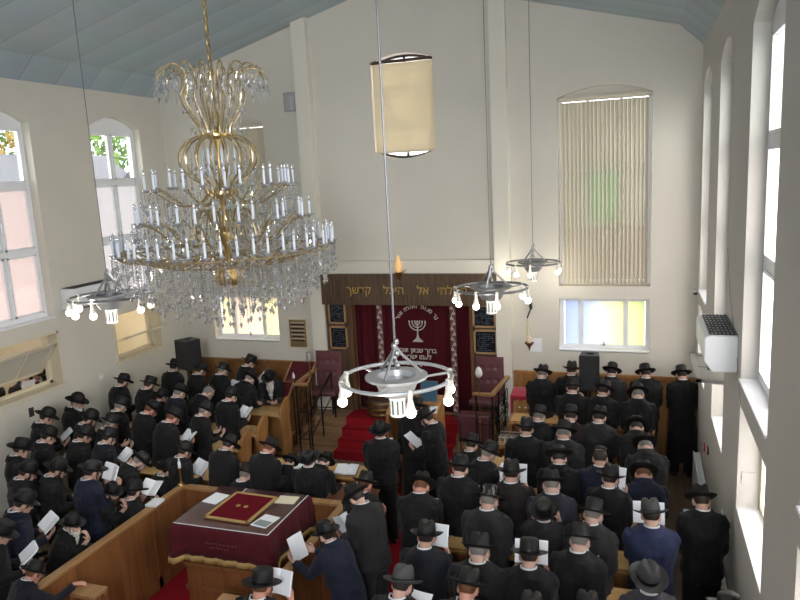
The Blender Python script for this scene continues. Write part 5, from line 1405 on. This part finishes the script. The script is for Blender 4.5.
def coat_collar_mesh(pose):
    p = POSES[pose]; b = MB(); n = 26
    def rg(r_, z, f): return [(r_ * math.cos(t), -.020 + r_ * 1.05 * math.sin(t), z - f * max(0, math.sin(t)) ** 1.3) for t in np.linspace(0, 2 * math.pi, n + 1)[:-1]]
    b.rings([rg(.120, 1.436, .10), rg(.104, 1.476, .11), rg(.089, 1.502, .12), rg(.082, 1.505, .12), rg(.077, 1.488, .11), rg(.088, 1.43, .10)], cap=False)
    b.v = [tuple(q) for q in bend(b.v, p['lean'])]; b.v = [tuple(q) for q in sitdown(np.array(b.v), pose)]
    return b.mesh('coat_collar', None, angle=60)
def trousers_mesh(pose):
    p = POSES[pose]; b = MB()
    if p.get('sit'):
        b.rings([ell((0, 0, z), .17, .13) for z in (.42, .50, .58)])
        for s in (-1, 1): b.tube([(s * .09, 0, .48), (s * .10, .43, .47)], [.10, .078], 12); b.tube([(s * .10, .42, .49), (s * .10, .41, .06)], [.074, .062], 12)
    else:
        b.rings([ell((0, 0, z), rx, .138) for z, rx in ((.82, .185), (.93, .19), (1.0, .182), (1.06, .175))])
        for s in (-1, 1): b.tube([(s * .085, 0, .90), (s * .095, .012, .5), (s * .10, -.01, .05)], [.105, .082, .066], 12)
    me = remesh(b, .02, 3); me.materials.append(None); me.shade_smooth(); me.name = 'trousers'
    return me
def shoe_mesh():
    b = MB(); b.rings([[(x * w_, y, z) for x, z in ((-1, 0), (1, 0), (1, .03), (.7, .03 + hh), (-.7, .03 + hh), (-1, .03))] for y, w_, hh in ((-.10, .03, .05), (-.05, .04, .055), (.04, .045, .03), (.12, .046, .02), (.18, .03, .012))])
    return b.mesh('shoe', mat('shoe_black', (.01, .01, .01), .35), angle=50)
def hat_mesh(kind):
    b = MB(); n = 36
    if kind == 'kippah':
        b.rings([[(r_ * math.cos(t), r_ * 1.08 * math.sin(t), z) for t in np.linspace(0, 6.2832, n + 1)[:-1]] for r_, z in ((.074, .040), (.076, .046), (.066, .068), (.046, .083), (.02, .090), (.003, .091))])
        return b.mesh('hat', M_HATK, angle=60)
    bw, bl, ch, tp, curl, dome = dict(fedora=(.152, .178, .132, .80, .024, .020), homburg=(.157, .180, .124, .94, .010, .006), shiny=(.156, .178, .126, .95, .010, .004), greyhat=(.152, .180, .134, .80, .022, .022), beaver=(.160, .178, .108, .92, .040, .020))[kind]
    cw, cl = .083, .103
    rs = []
    def R_(fx, fy, zf): rs.append([(fx * math.cos(t), fy * math.sin(t), zf(t)) for t in np.linspace(0, 6.2832, n + 1)[:-1]])
    snap = .014 if kind in ('fedora', 'greyhat') else 0
    def brim(u): return lambda t: curl * u ** 2.2 - snap * u * 1.5 * max(0, math.sin(t)) ** 2 + .006 * u * math.cos(2 * t)
    R_(.070, .088, lambda t: -.004)
    for u in (.0, .35, .7, .93): R_(cw + (bw - cw) * u, cl + (bl - cl) * u, (lambda u: lambda t: brim(u)(t) - .003)(u))
    R_(bw, bl, lambda t: brim(1)(t)); R_(bw - .002, bl - .002, lambda t: brim(1)(t) + .004)
    for u in (.9, .6, .3, .02): R_(cw + (bw - cw) * u, cl + (bl - cl) * u, (lambda u: lambda t: brim(u)(t) + .003)(u))
    for h_, q in ((.02, 1.0), (.06, .975), (ch * .8, tp * .5 + .49), (ch * .95, tp * .92 + .02), (ch, tp * .80)): R_(cw * q, cl * q, (lambda h_: lambda t: h_)(h_))
    for q in (.5, .25, .03): R_(cw * tp * q, cl * tp * q, (lambda q: lambda t: ch + dome * (1 - q) * (.25 if kind in ('fedora', 'greyhat') else 1))(q))
    b.rings(rs)
    me = b.mesh('hat', None if False else M_HATB, angle=50)
    if kind in ('fedora', 'greyhat'):
        P = verts(me)
        for i in range(len(P)):
            x, y, z = P[i]
            if z > .05:
                k = (z - .05) / (ch - .05)
                P[i][2] -= .026 * k * math.exp(-(x / .026) ** 2) * (1 if y > -.08 else .5)          # centre crease
                P[i][0] -= math.copysign(.016 * k * math.exp(-((y - .06) / .03) ** 2) * min(1, abs(x) / .03), x)  # front pinches
        setverts(me, P)
    return me
def band_mesh(kind):
    b = MB(); h = .032
    b.rings([[(r_ * .0845 * math.cos(t), r_ * .1045 * math.sin(t), z) for t in np.linspace(0, 6.2832, 37)[:-1]] for r_, z in ((1.0, .004), (1.014, .006), (1.006, h), (.985, h))], cap=False)
    b.box(-.088, -.080, -.02, .02, .006, h)
    return b.mesh('hat_band', M_BAND, angle=50)
def hair_mesh():
    b = MB(); b.ball((0, -.016, .142), .0785, .0915, .088, 22, 14)
    P = np.array(b.v)
    for i in range(len(P)):
        if P[i][2] < .07: P[i][1] -= 0; P[i][0] *= .93
    b.v = [tuple(q) for q in P]
    for s in (-1, 1): b.tube([(s * .074, .022, .13), (s * .077, .026, .09)], [.012, .007], 6)
    return b.mesh('hair', None, angle=80)
def beard_mesh(ln):
    b = MB(); b.ball((0, .058, .012), .058, .048, .05, 16, 10); b.ball((0, .066, -.03 * ln), .046 - .004 * ln, .036, .05 + .035 * ln, 14, 10)
    for s in (-1, 1): b.ball((s * .058, .02, .05), .018, .03, .05, 10, 8)
    b.ball((0, .098, .058), .030, .012, .008, 10, 6)
    me = b.mesh('beard', None, angle=80)
    P = verts(me)
    for i in range(len(P)): P[i] += np.array(NV(Vector(P[i]) * 55)) * .006
    setverts(me, P)
    return me
def sidelock_mesh(s):
    b = MB(); b.tube([(s * (.077 + .006 * math.sin(k * 1.4)), .026 + .006 * math.cos(k * 1.4), .105 - k * .012) for k in range(9)], [.007] * 8 + [.003], 5)
    return b.mesh('sidelock', None)
def glasses_mesh():
    b = MB()
    for s in (-1, 1):
        b.tube([(s * .032 + .022 * math.cos(t), .108, .112 + .017 * math.sin(t)) for t in np.linspace(0, 6.2832, 15)[:-1]], .002, 5, closed=True); b.tube([(s * .054, .106, .114), (s * .079, .0, .116)], .002, 5)
    b.tube([(-.011, .110, .114), (.011, .110, .114)], .002, 5)
    return b.mesh('glasses', M_IRON)

M_SKIN = mat('skin', (.52, .31, .23), .55, var=.06, vscale=20)
M_SKIN2 = mat('skin_paler', (.58, .37, .29), .55, var=.06, vscale=20)
M_SKIN3 = mat('skin_ruddy', (.55, .27, .20), .55, var=.08, vscale=20)
M_EYE = mat('eye_dark', (.035, .022, .018), .25)
M_LIP = mat('lip', (.36, .14, .12), .5)
M_SHIRT = mat('white_shirt', (.74, .76, .80), .8, bump=.2, bscale=40)
M_HATB = mat('black_felt', (.0055, .0055, .006), .6, spec=.35, bump=.1, bscale=200)
M_HATF = mat('black_beaver', (.005, .005, .0055), .45, bump=.5, bscale=160)
M_HATS = mat('glossy_hat_cover', (.012, .012, .013), .12, spec=.6)
M_HATG = mat('grey_felt', (.045, .046, .048), .75)
M_HATK = mat('skullcap_velvet', (.010, .009, .010), .8)
M_BAND = mat('hat_ribbon', (.006, .006, .007), .35)
COATS = {k: mat(k + '_suiting', c, .78, spec=.3, sheen=.06, bump=.25, bscale=260) for k, c in dict(black=(.0052, .0052, .0062), charcoal=(.017, .017, .019), brown=(.015, .0095, .010), navy=(.0075, .0105, .027), midnight=(.0065, .0075, .014), royal=(.022, .030, .080), slate=(.019, .019, .034), greycoat=(.042, .040, .054)).items()}
HAIRS = dict(d=mat('hair_dark', (.020, .013, .009), .6, bump=.5, bscale=120, stretch=(1, 1, .2)), r=mat('hair_reddish', (.14, .055, .022), .6, bump=.5, bscale=120), g=mat('hair_grey', (.20, .185, .17), .65, bump=.5, bscale=120, var=.3, vscale=60), w=mat('beard_white', (.58, .56, .52), .7, bump=.5, bscale=120, var=.2, vscale=60))
CACHE = {}
def cached(key, fn):
    if key not in CACHE: CACHE[key] = fn()
    return CACHE[key]
def omat(o, m):
    if not o.data.materials: o.data.materials.append(None)
    o.material_slots[0].link = 'OBJECT'; o.material_slots[0].material = m
def child(name, me, parent, m=None, mx=None):
    o = link(name, me, parent)
    if mx is not None: o.matrix_local = mx
    if m: omat(o, m)
    return o

def person(x, y, z, heading, pose, coat, ln, hat, hb, label, i, zfloor=0.0, group='men in black hats at prayer', glasses=False):
    rd = random.Random(i * 13 + 5)
    p = POSES[pose]; Hm = head_mat(pose); a = -R(heading); long = ln == 'long'
    hc = Hm @ Vector((0, -.008, .200))
    s = max(.86, min(1.10, (z - zfloor) / hc.z))
    wide = s * rd.uniform(.94, 1.05)
    body = cached(('body', pose), lambda: body_mesh(pose))
    o = link('person', body)
    o.scale = (wide, s * rd.uniform(.98, 1.06), s); o.rotation_euler = (0, 0, a)
    off = Matrix.Rotation(a, 3, 'Z') @ Vector((hc.x * o.scale.x, hc.y * o.scale.y, 0))
    o.location = (x - off.x, y - off.y, zfloor)
    omat(o, rd.choice((M_SKIN, M_SKIN2, M_SKIN2)) if hb[0] != 'r' else M_SKIN3)
    tag(o, label, 'person', group)
    child('coat', cached(('coat', pose, long), lambda: coat_mesh(pose, long)), o, COATS[coat])
    child('coat_collar', cached(('ccol', pose), lambda: coat_collar_mesh(pose)), o, COATS[coat])
    child('shirt', cached(('shirt', pose), lambda: shirt_mesh(pose)), o)
    child('collar', cached(('collar', pose), lambda: collar_mesh(pose)), o)
    child('trousers', cached(('trousers', pose), lambda: trousers_mesh(pose)), o, COATS[coat if coat in ('black', 'charcoal', 'midnight', 'navy', 'royal') else 'black'])
    sh = cached('shoe', shoe_mesh)
    for sx in (-1, 1): child('shoe', sh, o, None, Matrix.Translation((sx * .105, .42 if p.get('sit') else .04, 0)))
    hm = HAIRS[hb[0]]
    if hat == 'kippah' and hb[0] == 'd': hm = HAIRS['d']
    child('hair', cached('hair', hair_mesh), o, hm, Hm)
    if hb[1] != 'n':
        ll = {'b': .6, 'g': 1.2, 'w': 1.8}[hb[1]]
        child('beard', cached(('beard', ll), lambda: beard_mesh(ll)), o, {'b': HAIRS['r'] if hb[0] == 'r' else HAIRS['d'], 'g': HAIRS['g'], 'w': HAIRS['w']}[hb[1]], Hm)
    if rd.random() < .6 or hb[1] != 'n':
        for sx in (-1, 1): child('sidelock', cached(('lock', sx), lambda: sidelock_mesh(sx)), o, hm, Hm)
    if glasses: child('glasses', cached('glasses', glasses_mesh), o, None, Hm)
    tilt = rd.uniform(-7, 5) if hat in ('fedora', 'greyhat') else rd.uniform(-4, 3)
    hx = Hm @ Matrix.Translation((0, -.008, .140) if hat != 'kippah' else (0, -.014, .163)) @ Matrix.Rotation(R(tilt), 4, 'X') @ Matrix.Rotation(R(rd.uniform(-5, 5)), 4, 'Y')
    ho = child('hat', cached(('hat', hat), lambda: hat_mesh(hat)), o, dict(beaver=M_HATF, shiny=M_HATS, greyhat=M_HATG, kippah=M_HATK).get(hat, M_HATB), hx)
    if hat not in ('kippah', 'beaver'): child('hat_band', cached('band', lambda: band_mesh(hat)), ho)
    return o

def held(o, pose, kind, label):
    """book or sheets held by a person: a thing of its own, in front of the chest"""
    M_ = Matrix.Translation(o.location) @ Matrix.Rotation(o.rotation_euler.z, 4, 'Z')
    p = POSES[pose]; c = Vector([p['book'][0] * o.scale.x, p['book'][1] * o.scale.y, p['book'][2] * o.scale.z])
    up = pose in ('high', 'lean')
    mw = M_ @ Matrix.Translation(c) @ Matrix.Rotation(R(68 if up else 38), 4, 'X') @ Matrix.Translation((0, 0, .034))
    if kind in ('book', 'open', 'bluebook'):
        key = 'pages' if kind != 'bluebook' else 'bluepages'
        def mk(sg):
            b = MB(); n = 7; w_ = .15 if kind == 'open' else .125
            tp = []; bt = []
            for i in range(n):
                x = w_ * i / (n - 1); z = .25 * x + .016 * math.sin(min(1, x / .05) * math.pi / 2); tp.append((sg * x, z)); bt.append((sg * x, .25 * x))
            b.prism(tp + bt[::-1], -.105, .105, 'Y'); return b.mesh('pages', M_PAPER, angle=60)
        def mc():
            b = MB(); w_ = .155 if kind == 'open' else .13
            b.prism([(-w_, .25 * w_), (0, -.001), (w_, .25 * w_), (w_, .25 * w_ - .005), (0, -.006), (-w_, .25 * w_ - .005)], -.11, .11, 'Y'); return b.mesh('cover', M_BLUECOVER if kind == 'bluebook' else (M_PAPER if kind == 'open' else M_BOOKCOVER), smooth=False)
        t = bpy.data.objects.new('open_prayer_book', None); COL.objects.link(t); t.empty_display_size = .1; t.matrix_world = mw; tag(t, label, 'book', 'books held by the men')
        for sg in (-1, 1): link('pages', cached(('pages', kind, sg), lambda: mk(sg)), t)
        link('cover', cached(('cover', kind), mc), t)
    else:
        me = cached('sheet', lambda: MB().prism([(-.105, 0.012), (0, 0), (.105, .012), (.105, .014), (0, .002), (-.105, .014)], -.135, .135, 'Y').mesh('paper_sheet', M_PAPER, smooth=False))
        t = link('paper_sheet', me); t.matrix_world = mw; tag(t, label, 'paper', 'sheets held by the men')
    return t
PEOPLE = """
-1.58|11.85|1.75|0|read|black|long|fedora|gn|-|man in long black coat and fedora standing by the red-draped lectern
-1.11|12.05|1.78|5|down|black|short|fedora|db|-|man in round-brimmed black hat half hidden behind the loudspeaker at the front panelling
-0.44|12.05|1.88|0|read|charcoal|short|homburg|db|-|charcoal-coated man at the front panelling, standing just past the loudspeaker towards the radiator wall
0.09|12.05|1.85|-4|read|black|short|homburg|db|-|man in short black coat and flat hat under the yellow-green pane at the panelling
0.65|12.05|1.89|-6|read|black|long|homburg|db|sheet|man in floor-length black coat in the front corner against the radiator wall
-1.0|11.0|1.89|0|high|black|short|homburg|dn|-|black-coated man with white collar standing right in front of the loudspeaker stand
-0.51|11.0|1.77|12|read|black|short|fedora|dn|book|man reading in second pew between the loudspeaker and a grey-haired man in a flat hat
-0.02|11.0|1.76|0|read2|black|short|homburg|gg|-|grey-haired man in flat hat and black coat at the second pew's end
-1.36|9.85|1.7|14|read|black|short|homburg|gw|-|white-bearded man in black with tall hat, third pew, behind the red-draped lectern
-0.92|9.85|1.73|4|read|brown|short|homburg|dn|-|man in dark brown coat and flat hat in the third pew
-0.52|9.85|1.74|8|read|charcoal|short|fedora|dn|book|man in charcoal suit and dented fedora beside an open book on pale desk
-0.03|9.75|1.72|0|bow|black|short|fedora|dn|-|black hat bowed low just in front of the stooping charcoal-coated man at pew end
-1.44|9.1|1.78|0|down|black|long|fedora|dn|-|tall man in long black coat standing behind the grey wire tray
-0.95|9.1|1.76|0|read|charcoal|short|homburg|gb|-|man in grey coat and shiny flat-topped hat, fourth pew, behind the brown-coated man
0.07|9.1|1.79|-4|bow|charcoal|short|fedora|gn|-|stooping man in charcoal coat, grey hair below his hat, at aisle end of fourth pew
-2.08|8.6|1.69|4|read|black|short|fedora|dn|-|black-coated man in fedora nearest the microphone cable beside the steps
-1.74|8.15|1.79|38|read|black|short|fedora|gn|book|man turning aside with bright face in profile, beside the wooden desk end
-0.93|8.3|1.73|-8|read2|black|short|beaver|dn|-|man in wide tilted round-brimmed hat in the middle of the fifth pew
-0.44|8.3|1.8|0|read|navy|short|kippah|dn|-|bareheaded man in navy suit wearing only a black skullcap
0.05|8.2|1.75|-6|bow|navy|short|fedora|rn|-|dark navy-suited man with head bowed at the fifth pew's aisle end
-1.99|7.65|1.78|6|read|black|short|fedora|dn|book|broad man in black suit and tilted fedora beside the red aisle, sixth pew end
-1.39|7.6|1.85|0|high|brown|long|fedora|dn|open|man in long brown coat and tall fedora holding white pages before his face
-0.92|7.45|1.78|-14|read|slate|short|fedora|gw|-|white-bearded man in slate blue coat with fedora, in the sixth pew
-0.29|7.7|1.84|8|high|black|short|fedora|dn|sheet|man in black suit with a big white sheet raised at his shoulder
-2.35|7.2|1.72|-6|read2|black|short|fedora|rb|book|red-haired man in black suit with head bent, standing in the red aisle
-1.51|6.95|1.76|6|read|charcoal|short|shiny|gg|-|man in grey coat wearing a hat with a glossy plastic cover
-0.93|6.85|1.71|-2|facebig|charcoal|short|beaver|dn|-|man with head thrown back, round hat brim facing us, hands beside his face
-0.42|6.85|1.8|10|read|charcoal|short|homburg|gg|-|grey-haired man in dark brown-grey coat and flat hat, seventh pew
0.12|6.95|1.78|0|high|royal|short|greyhat|dn|open|man in bright navy blue suit holding white pages either side of his face
0.61|7.4|1.82|-8|read|black|short|fedora|db|sheet|man in black coat and trousers standing alone in the brown side aisle
-1.95|6.05|1.76|0|high|midnight|short|fedora|dn|open|man in midnight suit and fedora with white pages under his chin, beside red aisle
-1.39|5.9|1.78|4|read|black|short|fedora|gw|-|man in black suit with white beard showing, behind the glossy-covered hat
-0.94|5.95|1.76|0|high|black|short|homburg|dn|open|man in black with wide homburg and white pages showing on both sides of neck
-0.51|6.3|1.81|6|read|black|short|homburg|gw|book|white-bearded man in plain black coat under a very flat wide brim
-1.9|5.2|1.8|10|read|black|short|greyhat|dn|sheet|man in grey-black hat standing lowest in the red aisle
-1.35|5.3|1.8|4|read|charcoal|short|fedora|rn|-|man in charcoal suit with pink neck and fedora, two behind the glossy-covered hat
-0.37|5.2|1.85|0|read|black|short|fedora|dn|-|man whose dark dented fedora tops the lower frame edge behind the very flat brim
-0.79|5.05|1.83|0|down|black|short|fedora|dn|-|man of whom only a black hat crown shows below the wide homburg
0.09|5.7|1.8|-14|back|greycoat|short|greyhat|gg|-|grey-haired man with tilted grey felt hat and purplish grey jacket
0.67|5.45|1.84|0|down|midnight|short|beaver|dn|-|man of whom only a round navy-black fur hat shows near the radiator
-3.41|8.67|1.74|-12|back|black|short|fedora|dn|sheet|man in black jacket standing before the red steps with a white sheet
-2.94|9.25|1.76|-78|read|black|long|fedora|db|sheet|man in long black coat in profile, reading white sheet beside the prayer stand
-3.2|9.72|1.76|0|down|black|long|fedora|dn|-|man in black facing the prayer stand, half hidden by hanging lamp
-4.14|7.86|1.58|-4|back|black|short|beaver|dn|book|man in black with big round brim over papers at the desk behind the enclosure
-4.08|8.3|1.38|10|bow|black|short|fedora|dn|-|man bent so low beside the paper-strewn desk that mostly his brim shows
-4.67|8.35|1.29|0|bow|black|short|fedora|dn|-|stooped man between the square-hatted man and the big round brim
-3.02|7.14|1.7|4|read|black|short|fedora|rn|-|man in black squeezed between the seated desk and the red aisle
-3.01|6.7|1.74|-62|read2|charcoal|short|fedora|db|book|man in dark suit leaning over a white book at the enclosure corner
-3.09|6.1|1.6|-72|lean|navy|long|fedora|db|sheet|young man in navy coat leaning on the enclosure with a folded white leaflet
-3.13|4.93|1.74|8|high|black|short|homburg|rn|open|red-haired man in tall flat hat reading in front of the velvet-covered table
-5.39|8.0|1.64|14|read2|black|short|fedora|dn|-|broad man in black behind the enclosure, beside the slanted pew end
-4.75|8.0|1.65|14|read2|black|short|homburg|rn|-|man with square flat hat right behind the velvet-covered table
-5.04|7.82|1.35|10|sit|midnight|short|homburg|gn|-|grey-haired man sitting low behind the table, head just above velvet
-8.56|11.09|1.8|10|down|black|short|fedora|dn|-|man standing by the corner, hat half hidden by the loudspeaker on hatch wall side
-7.93|11.04|1.76|22|read|black|short|fedora|dn|book|man reading beside the loudspeaker near the cream window
-7.48|11.1|1.76|22|read|black|short|homburg|gn|book|man with narrow tall hat beneath the cream window
-7.22|11.66|1.8|25|read|black|short|homburg|dn|sheet|tall man with wide flat brim standing out above the others below the brass plaque
-6.79|10.95|1.66|20|bow|black|long|fedora|gn|-|bowed man in dark coat at the front slanted pew end
-6.54|11.12|1.64|160|lean|black|long|homburg|gw|-|old man with long white beard facing back over the pew end
-7.19|10.2|1.6|25|bow|black|short|kippah|gn|-|bareheaded stooping man with skullcap and pale balding head
-6.42|9.71|1.76|22|read|black|long|fedora|dn|book|man in long black coat standing beside the middle slanted pew end
-7.48|9.76|1.74|20|read|midnight|short|fedora|gn|bluebook|man in midnight jacket holding a blue-covered book
-6.55|9.14|1.68|28|read|black|short|fedora|gn|-|man with very wide brim and grey hair behind the blue-covered book
-6.77|8.65|1.72|24|read2|black|short|homburg|rn|book|man with reddish neck and white collar bent over open pages
-8.91|10.05|1.86|18|read|black|long|fedora|db|sheet|bearded man in black leaning by the wall under the cream-lit hatch
-8.32|10.04|1.76|24|read|black|short|homburg|db|-|bearded man in short-crowned flat hat near the wall beneath the cream-lit hatch
-7.97|9.89|1.6|30|high|black|short|fedora|dn|sheet|shorter man behind a small white sheet amid the crowd below the loudspeaker
-8.04|8.95|1.74|22|read|black|short|homburg|gn|-|man in black right behind the bearded wall-leaner
-7.39|8.92|1.72|26|read2|black|short|fedora|rn|-|man in black behind the bearded man with the short-crowned flat hat
-8.02|8.25|1.76|45|read|black|short|fedora|db|-|man in profile with dark beard just ahead of the old man by the wall
-7.67|8.3|1.7|25|read|black|short|homburg|gn|-|grey-haired man whose flat hat nearly touches the profile man's shoulder
-8.85|8.85|1.79|70|down|black|short|fedora|gw|-|white-bearded old man with open jacket and white shirt against the hatch wall
-8.77|8.15|1.8|42|read|midnight|short|fedora|dn|book|man in midnight jacket by the light switch reading an open white book
-8.11|7.02|1.76|38|down|black|short|homburg|dn|-|man in flat-crowned hat directly below the open hatch, close to the wall
-8.14|7.54|1.74|30|read|black|short|fedora|dn|-|man in black behind the reader at the light switch
-7.65|7.73|1.72|30|read|black|short|fedora|dn|-|man in the gap between two black hats under the old man by the wall
-7.22|7.73|1.72|26|read|midnight|short|homburg|dn|book|man with white collar and midnight jacket holding up a small white booklet
-7.36|6.43|1.74|34|read|black|short|fedora|db|book|man in wide brim whose large white book shows at his shoulder by the wall
-7.03|6.59|1.74|34|read|black|short|fedora|db|-|bearded man in black with white shirt collar open, amid the hatch-side crowd
-6.54|6.64|1.74|24|high|navy|short|beaver|dn|open|man in navy jacket with rounded hat, white pages spread to both sides
-6.71|5.75|1.72|32|read|navy|short|fedora|dn|open|bespectacled man in navy jacket with open white book, close to the enclosure
-6.32|6.67|1.45|75|face|black|short|fedora|db|-|bearded man in glasses resting his cheek on his hand at the enclosure
-6.22|6.97|1.38|12|sithigh|black|short|fedora|db|open|man by the enclosure rail holding up a large white sheet
-6.44|7.45|1.52|40|bow|black|short|beaver|gb|-|man with large tilted round hat behind the large white sheet
-6.19|7.69|1.4|55|sit|black|short|fedora|dn|-|man with hand at the brass candle lamp on the corner post
-5.99|7.8|1.58|28|read|black|short|fedora|dn|open|man in wide hat with open pages next to the slanted pew end near candle lamp
-6.45|5.2|1.66|38|read|black|short|homburg|gn|open|man cut by the frame edge with open book, above the reaching man
-5.9|5.05|1.28|25|reach|midnight|short|fedora|rn|-|man in midnight jacket reaching one arm out along the enclosure top
-6.22|5.89|1.42|62|face|black|short|fedora|gw|-|old man with long grey beard covering his face with his hand
"""

rows_ = [l.split('|') for l in PEOPLE.strip().split('\n')]
def shorten(s):
    w = s.split()[:16]
    while w[-1] in ('the', 'a', 'an', 'and', 'of', 'by', 'in', 'with', 'to', 'whose', 'behind', 'beside', 'on', 'at', 'his', 'large', 'between', 'across', 'where', 'under', 'open', 'below', 'near', 'amid', 'big', 'white', 'black', 'showing', 'from', 'before', 'right', 'over'): w.pop()
    return ' '.join(w)
for i, f in enumerate(rows_):
    x, y, z = map(float, f[:3]); heading = float(f[3]) + random.Random(i).uniform(-5, 5)
    pose, coat, ln, hat, hb, bk, label = f[4:11]
    o = person(x, y, z, heading, pose, coat, ln, hat, hb, label, i, glasses=('glasses' in label or 'spectacled' in label))
    if bk != '-':
        short = label.split(',')[0].split()
        what = {'book': 'open prayer book', 'open': 'white open pages', 'bluebook': 'blue-covered book', 'sheet': 'white sheet'}[bk]
        held(o, pose, bk, shorten(what + ' held by the ' + label.replace(',', '')))
# people behind the open hatch in the side room
for i, (x, y, z, hd, pose, hat, hb, bk, lab) in enumerate((
    (-10.35, 9.20, 2.02, 120, 'high', 'kippah', 'dn', 'sheet', 'bareheaded person holding a white sheet behind the open hatch by the cupboard'),
    (-10.5, 9.62, 2.0, 100, 'down', 'fedora', 'dn', '-', 'dark figure in a hat behind the hatch, next to one with a white sheet'),
    (-10.3, 8.55, 1.95, 95, 'read', 'fedora', 'db', '-', 'dark-coated person at the lower part of the open hatch'),
    (-10.6, 11.35, 1.98, 90, 'down', 'fedora', 'dn', '-', 'person of whom a black hat brim shows in the cream-lit hatch'))):
    o = person(x, y, z, hd, pose, 'black', 'short', hat, hb, lab, 200 + i, zfloor=.3, group='people in the side room')
    if bk != '-': held(o, pose, bk, 'white sheet held up by a person behind the open hatch')
